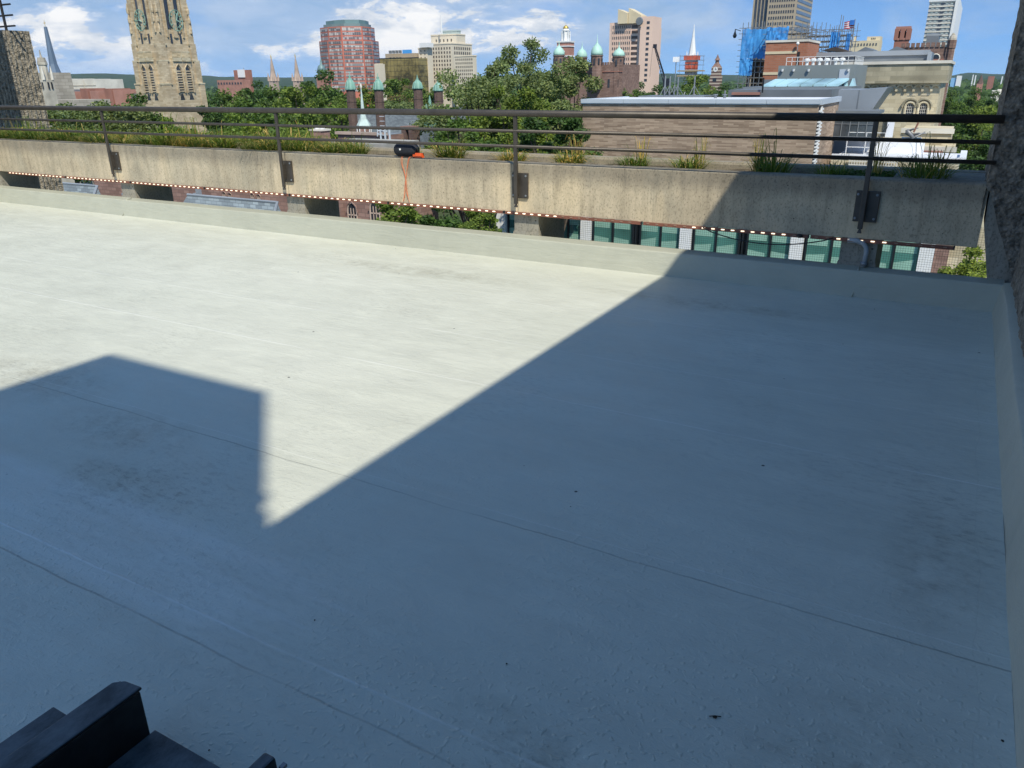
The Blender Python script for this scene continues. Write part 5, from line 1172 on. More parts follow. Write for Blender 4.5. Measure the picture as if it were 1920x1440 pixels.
    for px,lab in ((1342,'small squat roof vent on the white roof right of the masts'),(1359,'taller roof vent pipe near the right end of the white roof')):
        c=onY(px,177,Yf+5); m=M(); m.lathe(c.x,Yf+5,[(.1,z1-.06),(.1,z1+.12),(.16,z1+.12),(.16,z1+.2)],8)
        if px>1350: m.lathe(c.x,Yf+5,[(.05,z1+.2),(.05,z1+.42)],6)
        tag(m.build('roof_vent',MT['zinc'],loc=(c.x,Yf+5,z1)),lab,'roof vent')
MT['slatel']=brick('blue_grey_slates',(.17,.20,.22),(.30,.35,.37),(.12,.13,.14),.45,.16,.01,.55,.25,.5)
below()
def right_side():
    # grey metal clad rooftop block with railing
    def slab(t,xl,xr,yt,yb,Y,dep,mat,name,low=None):
        x0=onY(xl,yt,Y).x; x1=onY(xr,yt,Y).x; z1=zY((xl+xr)/2,yt,Y); z0=zY((xl+xr)/2,yb,Y) if low is None else low
        m=M(); m.box(x0,x1,Y,Y+dep,z0,z1); m.build(name,MT[mat],t); return x0,x1,z0,z1
    Y=78; p=onY(1460,122,Y); t=thing('grey_clad_block','grey green metal clad rooftop block with a white railing and roof fans','building',(p.x,Y,GZ))
    x0,x1,z0,z1=slab(t,1460,1604,122,170,Y,9,'gclad','wall',GZ)
    m=M(); c=onY(1583,139,Y); m.box(c.x-.42,c.x+.42,Y-.06,Y-.01,c.z-.4,c.z+.4); m.build('window',MT['coping'],t)
    m=M(); 
    zr=zY(1540,106,Y)
    for i in range(13): x=x0+.6+(x1-x0-.8)*i/12; m.tube([(x,Y+.3,z1),(x,Y+.3,zr)],.03,4)
    for z_ in (zr,(zr+z1)/2): m.tube([(x0+.6,Y+.3,z_),(x1-.2,Y+.3,z_)],.03,4); m.tube([(x1-.2,Y+.3,z_),(x1-.2,Y+7,z_)],.03,4)
    for i in range(8): m.tube([(x1-.2,Y+.3+.9*i,z1),(x1-.2,Y+.3+.9*i,zr)],.03,4)
    m.build('roof_railing',MT['white'],t)
    me=rawmesh(M().lathe(0,0,[(.14,0),(.14,.32),(.27,.36),(.27,.52),(.13,.6)],10),'roof_fan',MT['white'])
    copies('roof_fan',me,t,[(onY(px,120,Y).x,Y+2,z1) for px in (1505,1517,1529,1543,1560,1572)])
    me=rawmesh(M().lathe(0,0,[(.1,0),(.14,.2)],8),'wall_lamp',MT['white']); copies('wall_lamp',me,t,[(onY(px,134,Y).x,Y-.15,zY(px,134,Y)) for px in (1467,1488,1516,1590)])
    # skylight strip
    Y=70; p=onY(1430,160,Y); t=thing('skylight_strip','row of pale blue sloping skylight panels on a grey curb','skylight',(p.x,Y,GZ))
    a0=onY(1430,159,Y); a1=onY(1573,159,Y); zt_=zY(1500,147.5,Y+2)
    L=(a1.x-a0.x)/6
    for i in range(6):
        xa=a0.x+L*i+.06; xb=a0.x+L*(i+1)-.06; m=M(); m.v=[(xa,Y,a0.z),(xb,Y,a0.z),(xb+.5,Y+2,zt_),(xa+.5,Y+2,zt_),(xa,Y,a0.z-.15),(xb,Y,a0.z-.15),(xb+.5,Y+2,zt_-.15),(xa+.5,Y+2,zt_-.15)]; m.f=[(0,1,2,3),(7,6,5,4),(0,4,5,1),(1,5,6,2),(2,6,7,3),(3,7,4,0)]; m.build('glass_panel',MT['skylight'],t)
    m=M(); m.box(a0.x-1.6,a1.x+1,Y-.1,Y+6,GZ,a0.z-.16); m.box(a0.x-.4,a1.x+.6,Y+2.1,Y+6,a0.z-.2,zt_-.05); m.build('curb',MT['zinc'],t)
    m=M(); m.box(a0.x-1.7,a1.x+1.1,Y-1.2,Y-.12,GZ,zY(1500,167,Y)); m.build('white_ledge',MT['coping'],t)
    for i,px in enumerate((1574,1586,1597)):
        Yp=72; c=onY(px,158,Yp); m=M(); m.v=[(c.x-.28,Yp,c.z-.5),(c.x+.28,Yp,c.z-.5),(c.x+.28,Yp+1.5,c.z-.5),(c.x-.28,Yp+1.5,c.z-.5),(c.x,Yp,c.z+.45),(c.x,Yp+1.5,c.z+.45)]; m.f=[(0,1,4),(2,3,5),(1,2,5,4),(3,0,4,5),(3,2,1,0)]
        o=m.build('small_gable_skylight',MT['skylight'],t)
    # low grey roof left
    Y=64; p=onY(1370,170,Y); t=thing('low_grey_roof','low grey roof ledge with a thin pipe below the scaffold','building',(p.x,Y,GZ))
    slab(t,1366,1560,168,178,Y,5,'zinc','roof_edge',GZ); slab(t,1372,1424,173,178,Y-.5,.4,'redw','brick_strip')
    m=M(); c=onY(1430,166,Y-.3); m.tube([(c.x,Y-.3,c.z-.3),(c.x,Y-.3,c.z+.75)],.07,6); m.build('vent_pipe',MT['frame'],t)
    # metal wedge wall and glass box
    Y=60; p=onY(1573,200,Y); t=thing('zinc_wedge_wall','light grey zinc wall wedge right of the brick box','building',(p.x,Y,GZ))
    x0=onY(1573,168,Y).x; x1=onY(1664,166,Y).x; z1=zY(1620,166,Y); xm=onY(1612,167,Y).x; x3=onY(1652,208,Y).x
    m=M(); pl=[(x0,GZ),(x3-.6,GZ),(x3-.6,zY(1655,208,Y)),(x1,zY(1664,164,Y)),(xm,zY(1612,168,Y)),(x0,zY(1573,168,Y))]; n=6
    m.v=[(a,Y,b_) for a,b_ in pl]+[(a,Y+5,b_) for a,b_ in pl]; m.f=[tuple(range(n)),tuple(range(2*n-1,n-1,-1))]+[(i,n+i,n+(i+1)%n,(i+1)%n) for i in range(n)]; m.build('wall',MT['zincl'],t)
    m=M(); m.box(xm-.03,xm+.03,Y-.02,Y-.003,zY(1612,210,Y),zY(1612,169,Y)); m.build('panel_joint',MT['zinc'],t)
    Y=56; p=onY(1565,255,Y); t=thing('dark_glass_box','dark glazed stair box with grey frames beside the white terrace','building',(p.x,Y,GZ))
    x0=onY(1566,212,Y).x; x1=onY(1645,212,Y).x; z1=zY(1600,209,Y); zb=zY(1600,257,Y)
    m=M(); m.box(x0,x1,Y,Y+2.8,zb-.2,z1-.15); m.build('glass_wall',MT['grglass2'],t)
    m=M(); 
    for i in range(6): x=x0+(x1-x0)*i/5; m.box(x-.025,x+.025,Y-.05,Y-.003,zb,z1)
    for z_ in (zb,(z1+zb)/2,z1-.25): m.box(x0,x1,Y-.045,Y-.002,z_,z_+.035)
    m.build('frame',MT['zinc'],t)
    m=M(); m.box(x0-.1,x1+.15,Y-.15,Y+2.8,z1-.14,z1+.04); m.build('roof_edge',MT['zinc'],t)
    m=M(); xx=onY(1663,230,Y).x; m.box(xx,onY(1676,230,Y).x,Y+.5,Y+.7,zb,zY(1668,214,Y)); m.build('white_panel',MT['membrane'],t)
    m=M(); m.box(x1+.02,xx-.02,Y+.8,Y+.9,zb,z1-.6); m.build('mesh_panel',MT['ashd'],t)
    # white terrace roof
    Y=53; p=onY(1560,300,Y); t=thing('white_terrace_roof','white flat roof terrace with low parapets below the stone building','terrace roof',(p.x,Y,GZ))
    x0=onY(1561,285,Y).x; x1=onY(1800,300,Y).x; zA=zY(1680,300,Y); xm=onY(1722,290,Y).x
    m=M(); m.box(x0,x1,Y,Y+6,GZ,zA); m.build('roof_deck',MT['membrane'],t)
    m=M(); m.box(x0,xm,Y+5.6,Y+6.0,zA,zY(1640,264,Y+5.6)); m.box(x0,x1+.3,Y-.25,Y-.01,zA-.05,zA+.25); m.box(x1-.05,x1+.3,Y,Y+5,zA+.003,zA+.28); m.build('parapet',MT['membrane'],t)
    m=M(); m.box(x0,x1,Y-.22,Y-.05,GZ,zA-.06); m.build('front_wall',MT['ashl'],t)
    m=M(); zq=zY(1600,263,Y+3)
    for q in range(3): m.tube([(x0+.4,Y+3,zA+.45*(q+1)),(x0+2.6,Y+3,zA+.45*(q+1))],.025,4)
    for q in range(3): m.tube([(x0+.4+1.1*q,Y+3,zA),(x0+.4+1.1*q,Y+3,zA+1.35)],.025,4)
    m.build('railing',MT['white'],t)
    me=rawmesh(M().tube([(0,0,0),(.25,0,.9)],.025,4),'stair_baluster',MT['frame']); copies('stair_baluster',me,t,[(onY(1632+3.6*i,285-4*i,Y+3).x,Y+3,onY(1632+3.6*i,285-4*i,Y+3).z) for i in range(7)])
    me=rawmesh(M().lathe(0,0,[(.09,0),(.06,.1)],8),'drain_cap',MT['frame']); copies('drain_cap',me,t,[(onY(1632,293,Y+2).x,Y+2,zA+.004),(onY(1651,294,Y+2).x,Y+2,zA+.004)])
    m=M(); g0=onY(1592,306,Y-.5); g1=onY(1682,306,Y-.5)
    tt=thing('block_lattice','pale masonry lattice panel peeking over the planter in shade','lattice',(g0.x,Y-.5,g0.z))
    for i in range(19): x=g0.x+(g1.x-g0.x)*i/18; m.box(x-.03,x+.03,Y-.5,Y-.42,g0.z-1.0,g0.z+.35)
    for i in range(7): z_=g0.z-1.0+.22*i; m.box(g0.x,g1.x,Y-.505,Y-.425,z_,z_+.06)
    m.build('lattice',MT['pale'],tt)
    # stone building
    Y=100; x0=onY(1560,200,Y).x; x1=onY(1781,118,Y).x; zp=zY(1700,120,Y); t=thing('cream_stone_gallery','cream ashlar stone building with arched corbels and paired arched windows','building',(x0,Y,GZ))
    zc=zY(1700,151,Y); zbb=zY(1700,156,Y)
    m=M(); m.box(x0,x1-.5,Y,Y+16,GZ,zbb); m.build('wall',MT['ashl'],t)
    m=M(); m.box(x0,x1,Y-.25,Y+16,zc,zp); m.build('parapet',MT['ashd'],t); m=M(); m.box(x0-.1,x1+.25,Y-.6,Y-.01,zbb,zc); m.build('cornice',MT['ashd'],t)
    m=M(); m.box(x0,x1+.15,Y-.4,Y+16,zp,zp+.3); m.build('coping',MT['pale'],t)
    # corbel arcade
    n=9; xa=onY(1617,165,Y).x; L=(x1-.5-xa)/n
    for i in range(n):
        cx=xa+L*(i+.5); za=zY(1700,166,Y); r=L*.42; m=M(); pts=[(r*math.cos(math.pi*k/10),r*.95*math.sin(math.pi*k/10)) for k in range(11)]
        m.tube([(cx+a,Y-.18,za+b_) for a,b_ in pts],.11,6); m.box(cx-r-.12,cx-r+.12,Y-.25,Y-.01,za-.3,za); m.build('corbel_arch',MT['ashl'],t)
    m=M(); m.box(xa,x1-.5,Y-.28,Y-.01,zY(1700,160,Y)-.0,zbb); m.build('frieze',MT['ashl'],t)
    for px in (1706,1731):
        c=onY(px,203,Y); w=.8; h=2.0; zt0=zY(px,193,Y)-.4; zb=zY(px,222,Y); pts=[(-w/2,zb),(w/2,zb),(w/2,zt0)]+[(w/2*math.cos(a),zt0+w/2*math.sin(a)) for a in [math.pi*k/8 for k in range(1,8)]]+[(-w/2,zt0)]
        nn=len(pts); m=M(); m.v=[(c.x+a,Y-.04,b_) for a,b_ in pts]+[(c.x+a,Y+.1,b_) for a,b_ in pts]; m.f=[tuple(range(nn)),tuple(range(2*nn-1,nn-1,-1))]+[(i,(i+1)%nn,nn+(i+1)%nn,nn+i) for i in range(nn)]
        o=m.build('arched_window',MT['dkglass'],t)
        m=M()
        for k in range(-2,3): m.box(c.x+k*.18-.018,c.x+k*.18+.018,Y-.07,Y-.045,zb,zt0+.3)
        for k in range(9): m.box(c.x-w/2,c.x+w/2,Y-.069,Y-.046,zb+.3*k,zb+.3*k+.03)
        m.build('glazing_bars',MT['pale'],o)
        m=M(); m.tube([(c.x-w*.62,Y-.12,zb),(c.x-w*.62,Y-.12,zt0)]+[(c.x-w*.62*math.cos(a),Y-.12,zt0+w*.62*math.sin(a)) for a in [math.pi*k/8 for k in range(1,8)]]+[(c.x+w*.62,Y-.12,zt0),(c.x+w*.62,Y-.12,zb)],.13,6); m.build('inner_arch',MT['ashl'],o)
        m=M(); m.tube([(c.x-w*1.0*math.cos(a),Y-.2,zt0+w*1.0*math.sin(a)) for a in [math.pi*k/10 for k in range(0,11)]],.13,6); m.build('hood_arch',MT['ashd'],o)
    # stepped lower ledge right
    for (xr,ya,Yq,lab) in ((1786,243,92,'upper_ledge'),(1790,277,88,'lower_ledge')):
        xa=onY(1690,ya,Yq).x; xb=onY(xr,ya,Yq).x; zz_=zY(1740,ya,Yq); m=M(); m.box(xa,xb,Yq,Yq+7,GZ,zz_); m.build(lab,MT['ashl'],t); m=M(); m.box(xa,xb+.2,Yq-.2,Yq-.01,zz_-.35,zz_+.12); m.build('ledge_coping',MT['pale'],t)
    m=M(); xa=onY(1684,283,87.5).x; xb=onY(1768,283,87.5).x; m.box(xa,xb,87.3,87.6,zY(1700,289,87.5),zY(1700,281,87.5)); m.build('red_band',MT['redw'],t)
    # sculpture / bent flagpole figure
    Yq=85; c=onY(1706,258,Yq); t=thing('rooftop_sculpture','grey twisted metal sculpture with arms and a leaning pole before the stone wall','sculpture',(c.x,Yq,c.z))
    def V(px,py): q=onY(px,py,Yq); return q
    m=M(); m.tube([V(1708,272),V(1706,264),V(1712,257),V(1703,249),V(1700,243)],[.2,.16,.2,.26,.14],7); m.tube([V(1703,246),V(1712,242),V(1722,240)],[.12,.09,.05],6); m.tube([V(1710,254),V(1722,250),V(1737,251)],[.13,.09,.04],6); m.tube([V(1706,262),V(1712,259),V(1735,247)],[.2,.12,.06],6); m.tube([V(1701,248),V(1698,252)],[.2,.1],6); m.build('figure',MT['zincs'],t,True)
    m=M(); m.tube([V(1713,248),V(1722,230)],.09,6); m.build('pole',MT['redb2'],t); m=M(); q=V(1716,262); m.box(q.x-1.2,q.x+.5,Yq+.3,Yq+.6,q.z-1.2,q.z+.2); m.build('plinth',MT['membrane'],t)
    m=M(); q=V(1706,269); m.lathe(q.x,Yq,[(.3,q.z-1),(.35,q.z-.4),(.15,q.z)],8); m.build('base_knob',MT['frame'],t)
    # long grey roof
    Y=112; p=onY(1515,100,Y); t=thing('long_grey_roof','long grey metal roof with two shallow gables behind the cream stone building','roof',(p.x,Y,GZ))
    x0,x1,z0,z1=slab(t,1513,1741,97,125,Y,14,'zinc','roof_block',GZ)
    m=M(); m.box(x0,x1+.2,Y-.2,Y-.01,z1-.5,z1+.05); m.build('gutter',MT['zincl'],t)
    for a,b_,yy in ((1597,1656,88),(1655,1716,87)):
        A=onY(a,97,Y+3); C=onY(b_,97,Y+3); Pk=onY((a+b_)/2-4,yy,Y+3); m=M(); m.v=[(A.x,Y+3,z1-.2),(C.x,Y+3,z1-.2),(Pk.x,Y+3,Pk.z),(A.x,Y+12,z1-.2),(C.x,Y+12,z1-.2),(Pk.x,Y+12,Pk.z)]; m.f=[(0,1,2),(5,4,3),(1,4,5,2),(3,0,2,5)]; m.build('gable',MT['zinc'],t)
    m=M(); A=onY(1738,110,Y-2); m.box(A.x,onY(1745,110,Y-2).x,Y-2,Y-.3,z1-4,zY(1740,97,Y-2)); m.build('end_return',MT['zincl'],t)
    # battlemented brownstone tower
    Y=140; p=onY(1720,90,Y); t=thing('battlemented_brownstone','battlemented brownstone building with a round window and corner turret','building',(p.x,Y,GZ))
    x0=onY(1690,84,Y).x; x1=onY(1775,84,Y).x; z1=zY(1740,88,Y)
    m=M(); m.box(x0,x1,Y,Y+12,GZ,z1); m.build('wall',MT['bstone2'],t)
    m=M(); n=9; L=(x1-x0)/n
    for i in range(n): m.box(x0+L*i,x0+L*(i+.68),Y-.15,Y+.6,z1,z1+.6)
    m.build('battlements',MT['bstone2'],t)
    m=M(); m.box(x0,x1,Y-.2,Y-.01,z1-2.0,z1-1.7); m.build('string_course',MT['redb2'],t)
    c=onY(1754,109,Y); m=M(); m.lathe(0,0,[(.5,0),(.5,.12)],16); m.v=[(c.x+v[0],Y-.02-v[2],c.z+v[1]) for v in m.v]; o=m.build('round_window',MT['dkglass'],t)
    m=M(); m.tube([(c.x+.55*math.cos(2*math.pi*k/18),Y-.15,c.z+.55*math.sin(2*math.pi*k/18)) for k in range(19)],.1,5); m.build('ring',MT['pale'],o)
    q=onY(1785,80,Y); r=onY(1793,80,Y).x-q.x; zq=zY(1785,75,Y); m=M(); m.lathe(q.x,Y,[(r,GZ),(r,zq-1.2),(r*1.15,zq-1.1),(r*1.15,zq)],8,.39); o=m.build('turret',MT['bstone2'],t); m=M(); m.lathe(q.x,Y,[(r*1.1,zq),(r*.8,zq+.5),(.1,zq+.95)],8,.39); m.build('turret_cap',MT['lime'],o)
    m=M(); a=onY(1736,80,Y+3); b_=onY(1759,80,Y+3); m.box(a.x,b_.x,Y+3,Y+6,z1-1,zY(1748,67,Y+3)); m.lathe((a.x+b_.x)/2,Y+4.5,[(1.6,zY(1748,67,Y+3)),(1.2,zY(1748,63,Y+3)),(.1,zY(1748,61,Y+3))],4,.78); m.build('vent_house',MT['zinc'],t)
    # open brick tower
    Y=170; q=onY(1692,70,Y); w=onY(1705,70,Y).x-q.x; t=thing('open_brick_tower','dark red brick open topped tower left of the battlemented building','tower',(q.x,Y,GZ)); z1=zY(1692,54,Y)
    m=M(); m.box(q.x-w,q.x+w,Y-w,Y+w,GZ,zY(1692,75,Y)); m.build('shaft',MT['redb2'],t)
    me=rawmesh(M().box(-.35,.35,-.35,.35,0,z1-zY(1692,75,Y)),'corner_pier',MT['redb2']); copies('corner_pier',me,t,[(q.x+a*w*.85,Y+c*w*.85,zY(1692,75,Y)) for a in(-1,0,1) for c in(-1,1)])
    m=M(); m.box(q.x-w*1.05,q.x+w*1.05,Y-w*1.05,Y+w*1.05,z1-.4,z1+.35); m.box(q.x-w*1.1,q.x+w*1.1,Y-w*1.1,Y+w*1.1,zY(1692,76,Y),zY(1692,75,Y)+.3); m.build('cornice',MT['redw'],t)
    m=M(); m.box(q.x-w*.6,q.x+w*.6,Y-w*.2,Y+w*.6,zY(1692,75,Y),z1-.5); m.build('void_fill',MT['voidm'],t)  # near-black box painted as the shaded hollow between the piers
    # orange brick stair tower
    Y=105; x0=onY(1437,80,Y).x; xc=onY(1500,80,Y).x; x1=onY(1515,80,Y).x; t=thing('orange_brick_tower','orange brick tower block with thin cream bands in front of the scaffold','building',(x0,Y,GZ)); z1=zY(1475,79,Y)
    m=M(); m.box(x0,x1,Y,Y+8,GZ,z1); m.build('wall',MT['orangeb'],t)
    m=M()
    for y in (99,138): z_=zY(1470,y,Y); m.box(x0-.02,onY(1496,80,Y).x,Y-.06,Y-.003,z_-.12,z_+.18)
    m.build('cream_band',MT['creamy'],t); m=M(); m.box(x0-.1,x1+.1,Y-.1,Y+8.1,z1,z1+.25); m.build('coping',MT['pale'],t)
    m=M(); m.box(onY(1495,100,Y).x,onY(1500,100,Y).x,Y-.05,Y-.003,zY(1497,140,Y),zY(1497,97,Y)); m.build('slot_window',MT['voidm'],t)
    m=M(); q=onY(1497,82,Y); m.lathe(q.x,Y-.4,[(.12,q.z-.15),(.2,q.z),(.12,q.z+.2)],8); m.tube([(q.x,Y,q.z-.8),(q.x,Y-.4,q.z)],.05,4); m.build('flood_lamp',MT['white'],t)
    # timber frame under construction + scaffold with blue nets
    def scaffold(name,lab,pxl,pxr,yt,yb,Y,dep,nx,nz,nets,extra=()):
        a=onY(pxl,(yt+yb)/2,Y); b=onY(pxr,(yt+yb)/2,Y); z1=zY((pxl+pxr)/2,yt,Y); z0=zY((pxl+pxr)/2,yb,Y)
        t=thing(name,lab,'scaffold',(a.x,Y,z0)); r_=random.Random(pxl)
        m=M(); th=.055
        for yy in (Y,Y+dep):
            for i in range(nx+1):
                x=a.x+(b.x-a.x)*i/nx; m.tube([(x,yy,z0),(x,yy,z1+r_.uniform(0,1.2))],th,4)
            for k in range(nz+1): z=z0+(z1-z0)*k/nz; m.tube([(a.x-.5,yy,z),(b.x+.5,yy,z)],th,4)
        for k in range(nz+1):
            z=z0+(z1-z0)*k/nz
            for i in range(0,nx+1,2): x=a.x+(b.x-a.x)*i/nx; m.tube([(x,Y,z),(x,Y+dep,z)],th,4)
        for i in range(nx): 
            k=r_.randrange(nz); x=a.x+(b.x-a.x)*i/nx; x2=a.x+(b.x-a.x)*(i+1)/nx; z=z0+(z1-z0)*k/nz; m.tube([(x,Y,z),(x2,Y,z+(z1-z0)/nz)],th*.8,4)
        m.build('tubes',MT['steel'],t)
        m=M()
        for k in range(1,nz,1): z=z0+(z1-z0)*k/nz; m.box(a.x,b.x,Y+.2,Y+dep*.45,z-.06,z)
        m.build('planks',MT['wood'],t)
        for (u0,u1,v0,v1) in nets:
            m=M(); K=14; Lx=(b.x-a.x)
            for i in range(K+1):
                for k in range(5):
                    x=a.x+Lx*(u0+(u1-u0)*i/K); z=z0+(z1-z0)*(v0+(v1-v0)*k/4); m.v.append((x,Y-.12+r_.uniform(-.1,.1),z+r_.uniform(-.12,.12)))
            for i in range(K):
                for k in range(4): m.f.append((i*5+k,(i+1)*5+k,(i+1)*5+k+1,i*5+k+1))
            m.build('blue_net',MT['netmesh'],t)
        return t,a,b,z0,z1
    scaffold('blue_net_scaffold','tall tube scaffold with blue netting left of the orange brick tower',1388,1437,52,166,122,5,5,11,[(.0,1,.5,.98),(.0,.5,.22,.5)])
    scaffold('roof_scaffold','scaffold tubes and blue net above the orange brick tower under the tan tower',1437,1512,52,84,120,7,8,3,[(0,.55,.2,1.05)])
    scaffold('far_scaffold','open scaffold with a blue panel beside the flag right of the tan tower',1506,1594,56,97,128,6,11,4,[(.58,.78,.1,.9),(.92,1.0,0,.8)])
    Y=112; a=onY(1398,115,Y); b=onY(1440,115,Y); t=thing('steel_frame_building','dark half built frame with brown floors under the blue net scaffold','building',(a.x,Y+14,GZ)); 
    m=M(); z1=zY(1420,112,Y+14)
    for i in range(5): x=onY(1405+9*i,115,Y+14).x; m.box(x-.15,x+.15,Y+14,Y+14.3,GZ,z1)
    for k in range(5): z_=z1-k*2.3; m.box(onY(1403,115,Y+14).x,onY(1445,115,Y+14).x,Y+13.9,Y+20,z_-.35,z_)
    m.build('frame',MT['darkbr'],t); m=M(); m.box(onY(1405,115,Y+14).x,onY(1445,115,Y+14).x,Y+17,Y+19,GZ,z1-.4); m.build('back_wall',MT['darkbr2'],t)
    m=M(); Y2=118; p=onY(1410,60,Y2)
    A=onY(1540,90,Y2); Bq=onY(1596,97,Y2); Pk=onY(1565,88,Y2); m.v=[(A.x,Y2,A.z-.3),(Bq.x,Y2,A.z-.6),(Pk.x,Y2,Pk.z),(A.x,Y2+6,A.z-.3),(Bq.x,Y2+6,A.z-.6),(Pk.x,Y2+6,Pk.z)]; m.f=[(0,1,2),(5,4,3),(1,4,5,2),(3,0,2,5)]; m.box(A.x-4,Bq.x,Y2+.5,Y2+7,GZ,A.z-.7)
    tag(m.build('tarped_roof',MT['darkbr2'],loc=(A.x,Y2,GZ)),'dark brown tarped roof peak under the open scaffold','roof')
    # small lamp arm
    m=M(); a=onY(1389,58,121); m.tube([a,a+Vector((-.8,0,.25))],.06,4); m.lathe(a.x-.8,121,[(.15,a.z-.9),(.3,a.z-.6),(.1,a.z-.1),(.05,a.z+.25)],6)
    tag(m.build('hoist_arm',MT['frame'],loc=tuple(a)),'small hoist arm sticking out left of the blue net scaffold','hoist')
    # flag
    Yf=126; a=onY(1596,90,Yf); topz=zY(1597,36,Yf); t=thing('flag_pole','pole with a small striped flag beside the far scaffold','flag',(a.x,Yf,a.z)); m=M(); m.tube([(a.x,Yf,a.z),(a.x,Yf,topz)],.07,6); m.build('pole',MT['steel'],t)
    W_=1.35; Hh=.95; r_=[MT['flagr'],MT['white']]; fo=None
    for k in range(7):
        m=M(); z0=topz-.15-Hh*(k+1)/7; z1=topz-.15-Hh*k/7; nseg=8
        for i in range(nseg+1): x=a.x-W_*i/nseg; y=Yf+.12*math.sin(i*.9); s_=-.35*i/nseg; m.v+=[(x,y,z0+s_*.5),(x,y,z1+s_*.5)]
        for i in range(nseg): m.f.append((2*i,2*i+2,2*i+3,2*i+1))
        if fo is None: fo=m.build('flag_cloth',r_[0],t)
        else: m.build('stripe',r_[k%2],fo)
    m=M(); z0=topz-.15-Hh*.55; m.box(a.x-W_*.45,a.x-.02,Yf-.16,Yf+.14,z0-.05,topz-.12); m.build('canton',MT['netblue'],fo)
    for px,yt,lab in ((1572,28,'left one of two thin rods above the far scaffold'),(1576,30,'right one of two thin rods above the far scaffold')):
        m=M(); a=onY(px,60,127); m.tube([(a.x,127,a.z-3),(a.x+.15,127,zY(px,yt,127))],.06,4); tag(m.build('lightning_rod',MT['steel'],loc=tuple(a)),lab,'rod')
    # far right details
    d=700; p=atd(1837,160,d); w=d*4/F; t=thing('small_brick_spire','small reddish church spire far off above the trees at the right','spire',(p.x,p.y,GZ)); m=M(); m.box(p.x-w,p.x+w,p.y-w,p.y+w,GZ,zt(1837,157,d)); m.build('tower',MT['redw'],t); m=M(); m.lathe(p.x,p.y,[(w*1.2,zt(1837,157,d)),(.1,zt(1839,140,d))],6); m.build('spire',MT['dbrick'],t)
    d=1500; p=atd(1792,150,d); t=thing('white_shed','white and blue industrial shed far off at the right','building',(p.x,p.y,GZ)); m=M(); q0=atd(1783,150,d); q1=atd(1801,150,d); m.box(q0.x,q1.x,p.y,p.y+30,GZ,zt(1792,146,d)); m.build('roof_band',MT['skyb2'],t); m=M(); m.box(q1.x-6,q1.x+1,p.y-2,p.y+20,GZ,zt(1792,142,d)); m.build('white_end',MT['white'],t)
    d=1800
    labs=['thin white stack far right, left of three','thin white stack far right, middle of three','thin white stack far right, nearest the column']
    for i,(px,yt) in enumerate(((1821,140),(1826,141),(1876,143))):
        p=atd(px,160,d); m=M(); m.lathe(p.x,p.y,[(1.3,GZ),(1.0,zt(px,yt,d))],6); tag(m.build('white_stack',MT['white'],loc=(p.x,p.y,GZ)),labs[i],'stack')
    d=1300; q0=atd(1852,150,d); q1=atd(1864,150,d); m=M(); m.box(q0.x,q1.x,q0.y,q0.y+20,GZ,zt(1858,143,d)); tag(m.build('dark_red_tower',MT['redb2'],loc=(q0.x,q0.y,GZ)),'dark red block far off near the right column','building')
    d=600; q0=atd(1860,172,d); q1=atd(1885,172,d); m=M(); m.box(q0.x,q1.x+4,q0.y,q0.y+20,GZ,zt(1870,170,d)); m.box(q0.x+3,q1.x+4,q0.y+4,q0.y+16,zt(1870,170,d),zt(1870,168,d)); tag(m.build('pale_low_building',MT['pale'],loc=(q0.x,q0.y,GZ)),'pale low building among trees near the right column','building')
    # tiny white house row by the clock steeple
MT['gclad']=plain('grey_green_cladding',(.225,.255,.255),.5,.1,.08,.2); MT['grglass2']=glass('blue_grey_glass',(.07,.085,.10),.12); MT['darkbr']=plain('dark_timber_frame',(.12,.085,.06),.8,0,.3,.4); MT['darkbr2']=plain('brown_tarp',(.06,.045,.038),.8,0,.3,.4)
MT['flagr']=plain('red_cloth',(.55,.05,.07),.7); MT['skyb2']=plain('pale_blue_band',(.25,.48,.75),.5); MT['zincs']=plain('cast_grey_metal',(.22,.22,.23),.5,.3,.2,2)
def netmesh():
    n=NT('blue_debris_net',.8); n.color(n.ramp(n.noise(.8,5,.7),(.3,(.03,.20,.55)),(.7,(.08,.40,.85))))
    tr=n.new('ShaderNodeBsdfTransparent'); ms=n.new('ShaderNodeMixShader'); n.L.new(n.ramp(n.noise(.9,6,.75),(.34,.6),(.52,1.0)),ms.inputs[0]); n.L.new(tr.outputs[0],ms.inputs[1]); n.L.new(n.b.outputs[0],ms.inputs[2]); n.L.new(ms.outputs[0],n.N['Material Output'].inputs[0]); return n.m
MT['netmesh']=netmesh()
right_side()
